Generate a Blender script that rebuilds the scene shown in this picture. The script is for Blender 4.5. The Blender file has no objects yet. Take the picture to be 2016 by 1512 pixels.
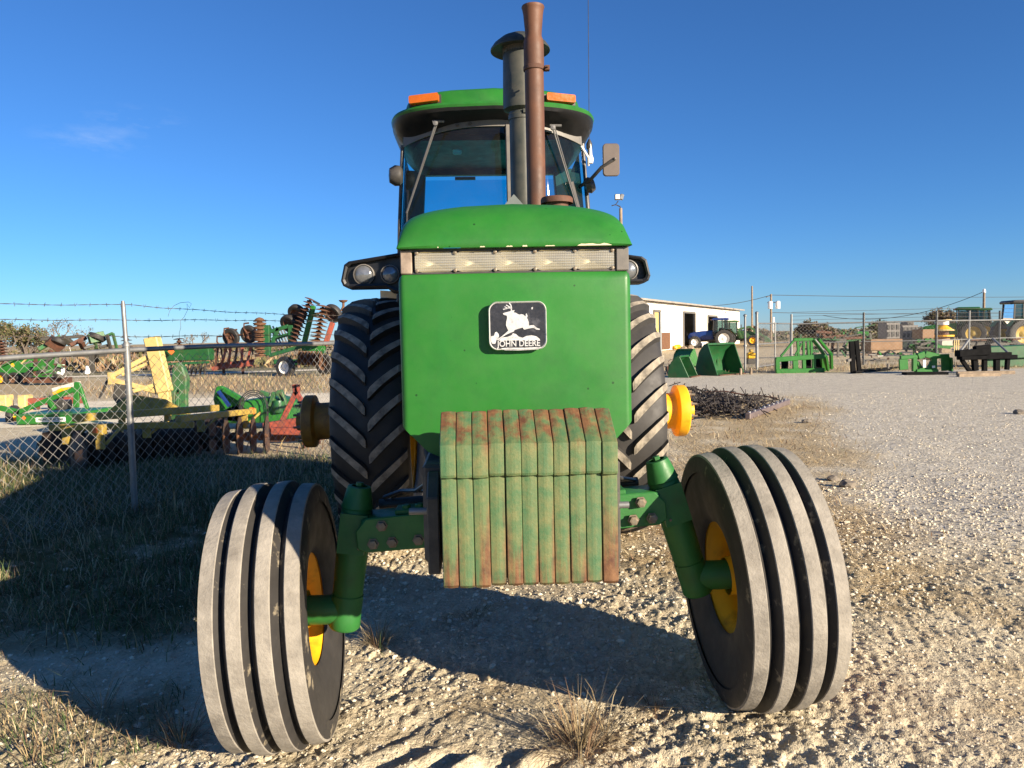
import bpy, bmesh, math, random
import numpy as np
from mathutils import Vector as V, Matrix as M
rnd = random.Random(7)
rad = math.radians
S = bpy.context.scene
COL = S.collection

# ------------------------------------------------------------------ camera
FOC = .751 * 2016
PITCH, ROLL, CAMH = rad(3.55), rad(1.2), 1.46
_u0 = V((0, math.sin(PITCH), math.cos(PITCH))); _f = V((0, math.cos(PITCH), -math.sin(PITCH)))
_r = V((1, 0, 0)) * math.cos(ROLL) - _u0 * math.sin(ROLL)
_u = _u0 * math.cos(ROLL) + V((1, 0, 0)) * math.sin(ROLL)
CP = V((0, 0, CAMH))
cam = bpy.data.cameras.new('camera'); camo = bpy.data.objects.new('camera', cam); COL.objects.link(camo)
cam.sensor_width = 36; cam.lens = 36 * .751; cam.clip_start = .05; cam.clip_end = 9000
camo.matrix_world = M(((_r.x, _u.x, -_f.x, 0), (_r.y, _u.y, -_f.y, 0), (_r.z, _u.z, -_f.z, CAMH), (0, 0, 0, 1)))
S.camera = camo

# ------------------------------------------------------------------ sky, sun, exposure
SUN_EL, SUN_AZ = rad(17.3), math.atan2(.752, -.659)      # azimuth measured from +Y towards +X
sd = V((math.sin(SUN_AZ) * math.cos(SUN_EL), math.cos(SUN_AZ) * math.cos(SUN_EL), math.sin(SUN_EL)))
W = bpy.data.worlds.new('World'); S.world = W; W.use_nodes = True
wn = W.node_tree.nodes; bg = wn['Background']
sky = wn.new('ShaderNodeTexSky'); sky.sky_type = 'NISHITA'; sky.sun_disc = False
sky.sun_elevation = SUN_EL; sky.sun_rotation = SUN_AZ; sky.altitude = 700; sky.air_density = 1.0; sky.dust_density = .0; sky.ozone_density = 9.3
def wisp(nx, c, seed):
    L = W.node_tree.links; g = wn.new('ShaderNodeTexCoord').outputs['Generated']
    d = wn.new('ShaderNodeVectorMath'); d.operation = 'SUBTRACT'; L.new(g, d.inputs[0]); d.inputs[1].default_value = c
    ln = wn.new('ShaderNodeVectorMath'); ln.operation = 'MULTIPLY'; L.new(d.outputs[0], ln.inputs[0]); ln.inputs[1].default_value = (14, 14, 50)
    le = wn.new('ShaderNodeVectorMath'); le.operation = 'LENGTH'; L.new(ln.outputs[0], le.inputs[0])
    mp = wn.new('ShaderNodeMapping'); L.new(g, mp.inputs[0]); mp.inputs['Scale'].default_value = (14, 14, 46); mp.inputs['Rotation'].default_value = (0, .12, 0); mp.inputs['Location'].default_value = (seed, 0, 0)
    n = wn.new('ShaderNodeTexNoise'); n.inputs['Scale'].default_value = 1.0; n.inputs['Detail'].default_value = 7; n.inputs['Roughness'].default_value = .62; L.new(mp.outputs[0], n.inputs[0])
    r1 = wn.new('ShaderNodeMapRange'); L.new(le.outputs['Value'], r1.inputs[0]); r1.inputs[1].default_value = 1; r1.inputs[2].default_value = 0; r1.inputs[3].default_value = 0; r1.inputs[4].default_value = 1
    r2 = wn.new('ShaderNodeMapRange'); L.new(n.outputs[0], r2.inputs[0]); r2.inputs[1].default_value = .46; r2.inputs[2].default_value = .8; r2.inputs[4].default_value = .26
    m = wn.new('ShaderNodeMath'); m.operation = 'MULTIPLY'; L.new(r1.outputs[0], m.inputs[0]); L.new(r2.outputs[0], m.inputs[1])
    mx = wn.new('ShaderNodeMix'); mx.data_type = 'RGBA'; L.new(m.outputs[0], mx.inputs[0]); L.new(nx, mx.inputs[6]); mx.inputs[7].default_value = (6.2, 6.6, 7.0, 1); return mx.outputs[2]
def sdir(px, py):
    v = _f + _r * ((px - 1008) / FOC) - _u * ((py - 756) / FOC); return v.normalized()
csock = wisp(sky.outputs[0], sdir(185, 276), .0)       # faint wisps of high cloud at the left
csock = wisp(csock, sdir(265, 238), 3.7)
W.node_tree.links.new(csock, bg.inputs[0]); bg.inputs[1].default_value = .066
sl = bpy.data.lights.new('sun', 'SUN'); so = bpy.data.objects.new('sun', sl); COL.objects.link(so)
sl.energy = 5.0; sl.angle = rad(.55); sl.color = (1, .855, .665)
so.rotation_euler = sd.to_track_quat('Z', 'Y').to_euler(); so.location = sd * 50
S.view_settings.view_transform = 'Standard'; S.view_settings.look = 'None'; S.view_settings.gamma = 1
S.view_settings.use_curve_mapping = False; S.view_settings.exposure = 1.22
S.render.engine = 'CYCLES'
S.cycles.max_bounces = 6; S.cycles.transparent_max_bounces = 12
S.cycles.use_denoising = True

# ------------------------------------------------------------------ pixels of the photograph to directions
def ray(x, y): return _f + _r * ((x - 1008) / FOC) - _u * ((y - 756) / FOC)
def at(x, y, Y):
    d = ray(x, y); return CP + d * (Y / d.y)
def gnd(x, y, z=0.):
    d = ray(x, y); return CP + d * ((z - CAMH) / d.z)

# ------------------------------------------------------------------ mesh helpers
def frame(d, up=(0, 0, 1)):
    d = V(d).normalized(); a = V(up)
    if abs(d.dot(a.normalized())) > .98: a = V((0, 1, 0)) if abs(d.y) < .9 else V((1, 0, 0))
    s = d.cross(a).normalized(); return s, s.cross(d).normalized(), d
class MB:
    def __init__(s, X=None): s.v = []; s.f = []; s.sm = []; s.mi = []; s.X = X; s.m = 0
    def add(s, vs, fs, smooth=False):
        n = len(s.v)
        s.v += [tuple((s.X @ V(p)) if s.X else p) for p in vs]
        s.f += [tuple(i + n for i in f) for f in fs]; s.sm += [smooth] * len(fs); s.mi += [s.m] * len(fs); return s
    def box(s, c, z, R=None):
        c = V(c); h = [a / 2 for a in z]
        vs = [V((x * h[0], y * h[1], w * h[2])) for x in (-1, 1) for y in (-1, 1) for w in (-1, 1)]
        if R is not None: vs = [R @ p for p in vs]
        return s.add([c + p for p in vs], [(0, 1, 3, 2), (4, 6, 7, 5), (0, 4, 5, 1), (2, 3, 7, 6), (0, 2, 6, 4), (1, 5, 7, 3)])
    def bar(s, p, q, w, h, up=(0, 0, 1)):
        p, q = V(p), V(q); a, b, d = frame(q - p, up)
        vs = [o + a * (i * w / 2) + b * (j * h / 2) for o in (p, q) for i, j in ((-1, -1), (1, -1), (1, 1), (-1, 1))]
        return s.add(vs, [(3, 2, 1, 0), (4, 5, 6, 7)] + [(i, (i + 1) % 4, 4 + (i + 1) % 4, 4 + i) for i in range(4)])
    def tube(s, pts, r, n=8, cap=True, smooth=True):
        pts = [V(p) for p in pts]; k = len(pts); rr = r if isinstance(r, (list, tuple)) else [r] * k
        vs = []; a0 = None
        for i, p in enumerate(pts):
            d = (pts[min(i + 1, k - 1)] - pts[max(i - 1, 0)]).normalized()
            if a0 is None: a, b, _ = frame(d)
            else:
                a = (a0 - d * a0.dot(d)).normalized(); b = a.cross(d)
            a0 = a
            vs += [p + (a * math.cos(t) + b * math.sin(t)) * rr[i] for t in [2 * math.pi * j / n for j in range(n)]]
        fs = [(i * n + j, i * n + (j + 1) % n, (i + 1) * n + (j + 1) % n, (i + 1) * n + j) for i in range(k - 1) for j in range(n)]
        s.add(vs, fs, smooth)
        if cap:
            m = len(s.v) - len(vs)
            s.f += [tuple(m + j for j in reversed(range(n))), tuple(m + (k - 1) * n + j for j in range(n))]; s.sm += [False] * 2; s.mi += [s.m] * 2
        return s
    def lathe(s, prof, o=(0, 0, 0), d=(0, 0, 1), n=24, smooth=True, cap=False, close=False):
        o = V(o); a, b, d = frame(d); vs = []
        for r, h in prof:
            vs += [o + d * h + (a * math.cos(2 * math.pi * j / n) + b * math.sin(2 * math.pi * j / n)) * r for j in range(n)]
        k = len(prof)
        fs = [(i * n + j, i * n + (j + 1) % n, ((i + 1) % k) * n + (j + 1) % n, ((i + 1) % k) * n + j) for i in range(k if close else k - 1) for j in range(n)]
        if cap: fs += [tuple(reversed(range(n))), tuple((k - 1) * n + j for j in range(n))]
        return s.add(vs, fs, smooth)
    def prism(s, poly, o, u, v, depth, smooth=False):
        o, u, v = V(o), V(u).normalized(), V(v).normalized(); w = u.cross(v) * depth; n = len(poly)
        A = [o + u * p[0] + v * p[1] for p in poly]
        return s.add(A + [p + w for p in A], [tuple(reversed(range(n))), tuple(range(n, 2 * n))] + [(i, (i + 1) % n, n + (i + 1) % n, n + i) for i in range(n)], smooth)
    def grid(s, rows, smooth=True, closed=False):
        n = len(rows[0]); vs = [p for r in rows for p in r]; e = n if closed else n - 1
        return s.add(vs, [(i * n + j, i * n + (j + 1) % n, (i + 1) * n + (j + 1) % n, (i + 1) * n + j) for i in range(len(rows) - 1) for j in range(e)], smooth)
    def mesh(s, name, mats, bevel=0, seg=1, ang=35, flip=True, autos=None):
        me = bpy.data.meshes.new(name); me.from_pydata([tuple(p) for p in s.v], [], s.f)
        for m in (mats if isinstance(mats, (list, tuple)) else [mats]): me.materials.append(m)
        me.polygons.foreach_set('use_smooth', s.sm); me.polygons.foreach_set('material_index', s.mi)
        bm = bmesh.new(); bm.from_mesh(me)
        if flip: bmesh.ops.recalc_face_normals(bm, faces=bm.faces[:])
        if bevel:
            bmesh.ops.remove_doubles(bm, verts=bm.verts[:], dist=1e-5)
            ed = [e for e in bm.edges if len(e.link_faces) == 2 and e.calc_face_angle(0) > rad(ang)]
            bmesh.ops.bevel(bm, geom=ed, offset=bevel, offset_type='OFFSET', segments=seg, profile=.5, affect='EDGES', clamp_overlap=True)
            if seg > 1:
                for f in bm.faces: f.smooth = True
        bm.to_mesh(me); bm.free()
        if bevel and seg > 1: me.set_sharp_from_angle(angle=rad(50))
        elif any(s.sm): me.set_sharp_from_angle(angle=rad(42))
        return me
    def obj(s, name, mats, parent=None, **k):
        return link(name, s.mesh(name, mats, **k), parent)
def link(name, data, parent=None, loc=None, rot=None):
    o = bpy.data.objects.new(name, data); COL.objects.link(o)
    if parent: o.parent = parent
    if loc is not None: o.location = loc
    if rot is not None: o.rotation_euler = rot
    return o
def thing(name, label, cat, loc=(0, 0, 0), rz=0, group=None):
    o = link(name, None, None, loc, (0, 0, rz)); o.empty_display_size = .2
    return tag(o, label, cat, group)
def tag(o, label, cat, group=None):
    o['label'] = label; o['category'] = cat
    if group: o['group'] = group
    return o
def struct(o, kind='structure', label=None):
    o['kind'] = kind
    if label: o['label'] = label
    return o
def hexbolt(mb, p, d, r=.012, h=.01):
    mb.lathe([(r * 1.35, 0), (r * 1.35, h * .25), (r, h * .25), (r, h), (r * .6, h * 1.05), (.0005, h * 1.05)], p, d, 6, False)
def dup(root, loc=None, rz=None, label=None, cat=None, group=None, scale=None):
    r = root.copy(); COL.objects.link(r)
    if loc is not None: r.location = loc
    if rz is not None: r.rotation_euler = (0, 0, rz)
    if scale: r.scale = (scale,) * 3
    if label: r['label'] = label
    if cat: r['category'] = cat
    if group: r['group'] = group
    for ch in root.children:
        c = ch.copy(); COL.objects.link(c); c.parent = r
        for g in ch.children:
            d = g.copy(); COL.objects.link(d); d.parent = c
    return r

# ------------------------------------------------------------------ materials
def nodes(name):
    m = bpy.data.materials.new(name); m.use_nodes = True
    return m, m.node_tree.nodes, m.node_tree.links, m.node_tree.nodes['Principled BSDF']
def rgba(c): return (c[0], c[1], c[2], 1)
def ramp(N, L, fac, stops):
    r = N.new('ShaderNodeValToRGB'); e = r.color_ramp.elements
    while len(e) < len(stops): e.new(.5)
    for i, (p, c) in enumerate(stops): e[i].position = p; e[i].color = rgba(c if hasattr(c, '__len__') else (c, c, c))
    L.new(fac, r.inputs[0]); return r.outputs[0]
def mixc(N, L, fac, a, b, mode='MIX'):
    m = N.new('ShaderNodeMix'); m.data_type = 'RGBA'; m.blend_type = mode
    for sock, val in ((m.inputs[0], fac), (m.inputs[6], a), (m.inputs[7], b)):
        if hasattr(val, 'links') or hasattr(val, 'is_linked'): L.new(val, sock)
        elif sock is m.inputs[0]: sock.default_value = val
        else: sock.default_value = rgba(val)
    return m.outputs[2]
def noise(N, L, vec, scale, detail=4, rough=.6, dist=0):
    n = N.new('ShaderNodeTexNoise'); n.inputs['Scale'].default_value = scale; n.inputs['Detail'].default_value = detail
    n.inputs['Roughness'].default_value = rough; n.inputs['Distortion'].default_value = dist
    if vec is not None: L.new(vec, n.inputs['Vector'])
    return n.outputs['Fac']
def pmat(name, col, rough=.5, metal=0, var=.12, vs=6, dirt=None, damt=.5, ds=9, dlo=.45, dhi=.65, bump=0, bs=60, spec=.5, coat=0, dust=0, dustc=(.42, .36, .27)):
    m, N, L, P = nodes(name)
    tc = N.new('ShaderNodeTexCoord').outputs['Object']
    c = mixc(N, L, ramp(N, L, noise(N, L, tc, vs, 5), [(.3, 0), (.7, 1)]), tuple(x * (1 - var) for x in col), tuple(min(1, x * (1 + var)) for x in col))
    rf = None
    if dirt is not None:
        f = ramp(N, L, noise(N, L, tc, ds, 7, .65), [(dlo, 0), (dhi, damt)])
        c = mixc(N, L, f, c, dirt); rf = f
    if dust:
        f2 = ramp(N, L, noise(N, L, tc, ds * 2.3, 6, .7), [(.3, dust * .3), (.75, dust)])
        c = mixc(N, L, f2, c, dustc)
    L.new(c, P.inputs['Base Color'])
    P.inputs['Metallic'].default_value = metal; P.inputs['Specular IOR Level'].default_value = spec
    P.inputs['Coat Weight'].default_value = coat; P.inputs['Coat Roughness'].default_value = .08
    rr = ramp(N, L, noise(N, L, tc, vs * 2.7, 4), [(.3, max(.03, rough - .08)), (.7, min(1, rough + .1))])
    L.new(rr, P.inputs['Roughness'])
    if bump:
        b = N.new('ShaderNodeBump'); b.inputs['Strength'].default_value = bump; b.inputs['Distance'].default_value = .01
        L.new(noise(N, L, tc, bs, 5), b.inputs['Height']); L.new(b.outputs[0], P.inputs['Normal'])
    return m
RUST = (.16, .06, .022)
G = {}
G['green'] = pmat('green_paint', (.011, .140, .0125), .44, var=.07, vs=3, dirt=(.007, .095, .013), damt=.6, ds=5, bump=.03, bs=35, spec=.35, coat=.03, dust=.04)
def speckle(m, dark=(.008, .05, .008)):
    N, L = m.node_tree.nodes, m.node_tree.links; P = N['Principled BSDF']; src = P.inputs['Base Color'].links[0].from_socket
    tc = N.new('ShaderNodeTexCoord').outputs['Object']
    v = N.new('ShaderNodeTexVoronoi'); v.inputs['Scale'].default_value = 26; v.inputs['Randomness'].default_value = 1; L.new(tc, v.inputs['Vector'])
    sep = N.new('ShaderNodeSeparateColor'); L.new(v.outputs['Color'], sep.inputs[0])
    rad_ = ramp(N, L, sep.outputs[0], [(.62, .0), (1, .10)])
    lt = N.new('ShaderNodeMath'); lt.operation = 'LESS_THAN'; L.new(v.outputs['Distance'], lt.inputs[0]); L.new(rad_, lt.inputs[1])
    c = mixc(N, L, lt.outputs[0], src, dark)
    mp = N.new('ShaderNodeMapping'); mp.inputs['Scale'].default_value = (9, 9, .7); L.new(tc, mp.inputs['Vector'])
    st = ramp(N, L, noise(N, L, mp.outputs[0], 1.6, 5, .6), [(.55, 0), (.75, .35)])
    c = mixc(N, L, st, c, (.017, .155, .026)); L.new(c, P.inputs['Base Color'])
speckle(G['green'])
G['green_cast'] = pmat('green_cast_paint', (.022, .135, .026), .5, var=.15, vs=8, dirt=(.05, .04, .02), damt=.5, ds=7, dlo=.55, dhi=.8, bump=.12, bs=45)
G['green_old'] = pmat('faded_green_paint', (.032, .13, .04), .55, var=.25, vs=4, dirt=(.12, .09, .05), damt=.7, ds=8, bump=.1)
G['green_deep'] = pmat('deep_green_paint', (.011, .082, .022), .45, var=.2, vs=4, dirt=(.08, .06, .03), damt=.5, ds=6, dlo=.5, dhi=.75)
G['yellow'] = pmat('yellow_paint', (.80, .42, .012), .45, var=.1, vs=6, dirt=(.25, .1, .01), damt=.7, ds=7, dlo=.55, dhi=.72, bump=.05)
G['yellow_dusty'] = pmat('weathered_yellow_paint', (.40, .27, .045), .55, var=.2, vs=3, dirt=(.2, .14, .05), damt=.7, ds=5, bump=.06)
G['cream'] = pmat('pale_yellow_paint', (.55, .41, .15), .55, var=.12, vs=4, dirt=(.35, .2, .07), damt=.6, ds=6, dlo=.52)
G['black'] = pmat('black_plastic', (.018, .018, .02), .5, var=.25, vs=5, dust=.12)
G['blackpaint'] = pmat('black_paint', (.016, .017, .019), .4, var=.25, vs=5, dust=.1)
G['grey'] = pmat('grey_trim', (.10, .095, .09), .5, var=.2, vs=9, dust=.2)
G['beige'] = pmat('weathered_trim', (.27, .21, .16), .7, var=.2, vs=12, dirt=(.1, .07, .05), damt=.7, ds=18, bump=.1)
G['rubber'] = pmat('tyre_rubber', (.016, .0155, .015), .62, var=.2, vs=5, dust=.15, ds=4, dustc=(.2, .17, .135))
G['rubber_dust'] = pmat('dusty_rubber', (.018, .0175, .017), .6, var=.2, vs=5, dust=.16, ds=4, dustc=(.14, .12, .10), bump=.05)
G['tread'] = pmat('worn_dusty_tread', (.27, .245, .205), .85, var=.25, vs=9, dirt=(.07, .06, .05), damt=.6, ds=11, dlo=.5, dhi=.75, bump=.35, bs=70)
G['lug'] = pmat('dusty_tread_lug', (.30, .26, .20), .85, var=.25, vs=14, dirt=(.06, .052, .045), damt=.6, ds=16, bump=.3, bs=60)
G['flank'] = pmat('sandy_groove_rubber', (.019, .018, .0175), .62, var=.2, vs=5, dirt=(.36, .30, .20), damt=.75, ds=13, dlo=.585, dhi=.68, dust=.12, dustc=(.14, .12, .10))
G['hub_rust_shade'] = pmat('shaded_rusty_yellow_paint', (.26, .135, .018), .6, var=.25, vs=5, dirt=(.09, .045, .018), damt=.8, ds=6)  # left hub only: rust, plus its shade darkened into the yellow
G['rust'] = pmat('rusted_steel', (.105, .042, .022), .75, var=.3, vs=7, dirt=(.045, .026, .02), damt=.8, ds=6, bump=.15, bs=80)
G['rustpipe'] = pmat('rusty_exhaust_steel', (.115, .046, .021), .62, var=.22, vs=5, dirt=(.05, .027, .02), damt=.8, ds=4, dlo=.4, dhi=.7, bump=.08, bs=120)
G['rustlight'] = pmat('orange_rusted_steel', (.15, .07, .032), .8, var=.3, vs=7, dirt=(.08, .04, .025), damt=.7, ds=8, bump=.1)
G['rustred'] = pmat('faded_red_paint', (.28, .06, .035), .65, var=.25, vs=4, dirt=(.14, .07, .045), damt=.7, ds=7)
G['steel'] = pmat('galvanised_steel', (.24, .245, .24), .5, metal=.55, var=.15, vs=9, dirt=(.18, .17, .15), damt=.5, ds=12)
G['wire'] = pmat('galvanised_wire', (.30, .29, .27), .5, metal=.5, var=.2, vs=9)
G['barb'] = pmat('rusty_barbed_wire', (.09, .075, .065), .7, metal=.3, var=.3, vs=20)
G['chrome'] = pmat('bright_metal', (.75, .73, .7), .22, metal=1, var=.05, vs=20)
G['wiperm'] = pmat('dull_wiper_steel', (.15, .145, .14), .45, metal=.4, var=.1)
G['silver'] = pmat('worn_silver_paint', (.6, .59, .56), .35, metal=.35, var=.12, vs=60, dirt=(.2, .2, .2), damt=.5, ds=80, dlo=.55)
G['bolt'] = pmat('weathered_bolt', (.22, .19, .14), .55, metal=.5, var=.3, vs=40, dirt=(.12, .06, .03), damt=.7, ds=40)
G['amber'] = pmat('amber_lens', (.42, .095, .005), .25, var=.12, vs=15, coat=.3)
G['stack'] = pmat('smoked_green_black_paint', (.028, .036, .032), .5, var=.3, vs=4, dirt=(.075, .07, .055), damt=.7, ds=5, dlo=.42, dhi=.6)
G['wood'] = pmat('weathered_wood', (.25, .19, .13), .85, var=.3, vs=8, bump=.2)
G['ply'] = pmat('brown_board', (.24, .145, .08), .8, var=.15, vs=3)
G['white'] = pmat('white_painted_metal', (.78, .74, .64), .6, var=.06, vs=1.5, dirt=(.55, .48, .38), damt=.4, ds=2)
G['whiteplain'] = pmat('white_plastic', (.75, .73, .68), .5, var=.08, vs=8)
G['blue'] = pmat('blue_paint', (.012, .035, .16), .3, var=.1, vs=3, coat=.3)
G['orange'] = pmat('orange_marker', (.85, .16, .03), .5, var=.05)
G['bark'] = pmat('bark', (.13, .105, .085), .9, var=.3, vs=9, bump=.3)
G['cast'] = pmat('dark_cast_iron', (.02, .021, .02), .6, var=.3, vs=8, dust=.15)
G['dishsteel'] = pmat('disc_steel', (.085, .06, .048), .6, metal=.25, var=.3, vs=5, dirt=(.15, .075, .04), damt=.7, ds=4)

def glassmat(name, tint, gloss=.06, rough=.01, dirt=.04):
    m, N, L, P = nodes(name); N.remove(P)
    o = N['Material Output']; t = N.new('ShaderNodeBsdfTransparent'); t.inputs[0].default_value = rgba(tint)
    g = N.new('ShaderNodeBsdfGlossy'); g.inputs['Roughness'].default_value = rough
    d = N.new('ShaderNodeBsdfDiffuse'); d.inputs[0].default_value = (.35, .32, .27, 1)
    fr = N.new('ShaderNodeFresnel'); fr.inputs[0].default_value = 1.45
    tc = N.new('ShaderNodeTexCoord').outputs['Object']
    f = ramp(N, L, noise(N, L, tc, 7, 6, .7), [(.35, dirt * .3), (.8, dirt)])
    m1 = N.new('ShaderNodeMixShader'); L.new(fr.outputs[0], m1.inputs[0]); L.new(t.outputs[0], m1.inputs[1]); L.new(g.outputs[0], m1.inputs[2])
    m2 = N.new('ShaderNodeMixShader'); L.new(f, m2.inputs[0]); L.new(m1.outputs[0], m2.inputs[1]); L.new(d.outputs[0], m2.inputs[2])
    L.new(m2.outputs[0], o.inputs[0]); return m
G['glass'] = glassmat('tinted_cab_glass', (.17, .74, .84))
G['sideglass'] = glassmat('dark_side_glass', (.2, .34, .38), dirt=.08)
G['matte'] = pmat('weathered_black_steel', (.007, .007, .0075), .85, var=.3, vs=4, spec=.1)
G['jet'] = pmat('jet_black_plastic', (.006, .0065, .008), .45, var=.2, vs=5)
G['darkglass'] = glassmat('dark_cab_glass', (.3, .42, .42), dirt=.12)

def lensmat():
    m, N, L, P = nodes('ribbed_lamp_lens'); N.remove(P); o = N['Material Output']
    tc = N.new('ShaderNodeTexCoord').outputs['Object']
    w = N.new('ShaderNodeTexWave'); w.bands_direction = 'Z'; w.inputs['Scale'].default_value = 40; L.new(tc, w.inputs['Vector'])
    w2 = N.new('ShaderNodeTexWave'); w2.bands_direction = 'X'; w2.inputs['Scale'].default_value = 55; L.new(tc, w2.inputs['Vector'])
    ad = N.new('ShaderNodeMath'); L.new(w.outputs['Fac'], ad.inputs[0]); L.new(w2.outputs['Fac'], ad.inputs[1])
    b = N.new('ShaderNodeBump'); b.inputs['Strength'].default_value = .15; b.inputs['Distance'].default_value = .002
    L.new(ad.outputs[0], b.inputs['Height'])
    t = N.new('ShaderNodeBsdfTransparent'); t.inputs[0].default_value = (.9, .88, .8, 1)
    d = N.new('ShaderNodeBsdfDiffuse'); d.inputs[0].default_value = (.40, .375, .30, 1); L.new(b.outputs[0], d.inputs['Normal'])
    g = N.new('ShaderNodeBsdfGlossy'); g.inputs['Roughness'].default_value = .2; L.new(b.outputs[0], g.inputs['Normal'])
    f = ramp(N, L, w.outputs['Fac'], [(.0, .62), (1, .34)])
    m1 = N.new('ShaderNodeMixShader'); L.new(f, m1.inputs[0]); L.new(t.outputs[0], m1.inputs[1]); L.new(d.outputs[0], m1.inputs[2])
    m2 = N.new('ShaderNodeMixShader'); m2.inputs[0].default_value = .1; L.new(m1.outputs[0], m2.inputs[1]); L.new(g.outputs[0], m2.inputs[2])
    L.new(m2.outputs[0], o.inputs[0]); return m
G['bowl'] = pmat('lamp_reflector', (.55, .51, .39), .5, metal=.6, var=.05)
G['lens'] = lensmat()

def weightmat():
    m, N, L, P = nodes('rusting_green_cast_iron')
    tcn = N.new('ShaderNodeTexCoord'); tc = tcn.outputs['Object']
    oi = N.new('ShaderNodeObjectInfo')
    off = N.new('ShaderNodeVectorMath'); off.operation = 'MULTIPLY_ADD'
    cmb = N.new('ShaderNodeCombineXYZ')
    for i in range(3): L.new(oi.outputs['Random'], cmb.inputs[i])
    L.new(cmb.outputs[0], off.inputs[0]); off.inputs[1].default_value = (37, 19, 53); L.new(tc, off.inputs[2])
    vec = off.outputs[0]
    mp = N.new('ShaderNodeMapping'); mp.inputs['Scale'].default_value = (1.3, 1, .13); L.new(vec, mp.inputs['Vector'])
    streak = noise(N, L, mp.outputs[0], 17, 6, .62)
    blot = noise(N, L, vec, 26, 6, .65)
    sep = N.new('ShaderNodeSeparateXYZ'); L.new(tc, sep.inputs[0])
    zr = ramp(N, L, sep.outputs['Z'], [(0, .23), (.16, .06), (.27, -.0), (.36, .0), (.43, .19), (.47, .2)])  # more rust near bottom and top, by height
    ex = N.new('ShaderNodeMath'); ex.operation = 'ABSOLUTE'; L.new(sep.outputs['X'], ex.inputs[0])
    er = ramp(N, L, ex.outputs[0], [(.012, 0), (.0225, .1)])
    a = N.new('ShaderNodeMath'); L.new(streak, a.inputs[0]); L.new(zr, a.inputs[1])
    b = N.new('ShaderNodeMath'); L.new(a.outputs[0], b.inputs[0]); L.new(er, b.inputs[1])
    rustf = ramp(N, L, b.outputs[0], [(.63, 0), (.79, 1)])
    green = mixc(N, L, ramp(N, L, blot, [(.35, 0), (.68, 1)]), (.055, .122, .045), (.155, .155, .057))
    green = mixc(N, L, ramp(N, L, streak, [(.3, .75), (.5, 0)]), green, (.03, .118, .05))
    rust = mixc(N, L, ramp(N, L, blot, [(.35, 0), (.65, 1)]), (.085, .032, .014), (.19, .092, .036))
    L.new(mixc(N, L, rustf, green, rust), P.inputs['Base Color']); P.inputs['Roughness'].default_value = .66
    bp = N.new('ShaderNodeBump'); bp.inputs['Strength'].default_value = .35; bp.inputs['Distance'].default_value = .004
    L.new(noise(N, L, vec, 110, 5, .7), bp.inputs['Height']); L.new(bp.outputs[0], P.inputs['Normal'])
    return m
G['weight'] = weightmat()
# ================================================================== the tractor
TR = thing('tractor', 'big green farm tractor seen head-on, with rusty stacked front weights', 'tractor', (-.012, 2.9, 0), rad(2.5))
X0, X1 = -.355, .370            # hood sides
XC = (X0 + X1) / 2; HW = (X1 - X0) / 2

# ---- hood nose: bullnose top panel
def nose_row(y, w, zb, zc, n=3.0, k=44):
    out = []
    for i in range(k + 1):
        t = math.pi * i / k; c, s_ = math.cos(t), math.sin(t)
        x = w * math.copysign(abs(c) ** (2 / n), c)
        out.append((XC - x, y, zb + ((zc - zb) - .032 * (x / w) ** 2 * min(1, (zc - zb) / .1)) * abs(s_) ** (2 / n)))
    return out
ZL = 1.733
prof = [(-.518, .000, 1), (-.522, .010, 1), (-.518, .030, .999), (-.503, .066, .996), (-.478, .102, .992), (-.445, .131, .988), (-.40, .150, .985), (-.34, .160, .983),
        (-.2, .172, .982), (.2, .215, .98), (.8, .285, .97), (1.45, .345, .96), (1.98, .37, .95)]
mb = MB(); mb.grid([nose_row(y, HW * w, ZL + (.0 if h > 0 else .0), ZL + h + .001, 3.0 + 3.2 * min(1, h / .15)) for y, h, w in prof])
mb.grid([[(x, -.5180, ZL) for x in (X0 + .004, X1 - .004)], [(x, 1.98, ZL) for x in (X0 + .004, X1 - .004)]], False)
hood = mb.obj('hood', G['green'], TR)
# chipped cream primer along the hood lip
r2 = random.Random(3); PRIMER = pmat('bare_primer', (.55, .5, .33), .7, var=.1)
for a, b, t in ((.20, .305, .0065), (.03, .045, .004), (-.02, .0, .003), (-.23, -.226, .003), (.10, .13, .0025), (-.10, -.085, .0025)):
    mb = MB(); n = 9; top = [(a + (b - a) * i / n, -.5245, ZL + .0015 + t * (.5 + .6 * r2.random()) * (0.15 if i in (0, n) else 1)) for i in range(n + 1)]
    bot = [(a + (b - a) * i / n, -.5245, ZL + .0008) for i in range(n + 1)]
    mb.grid([bot, top], False)
    mb.obj('paint_chip', PRIMER, hood)

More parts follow.
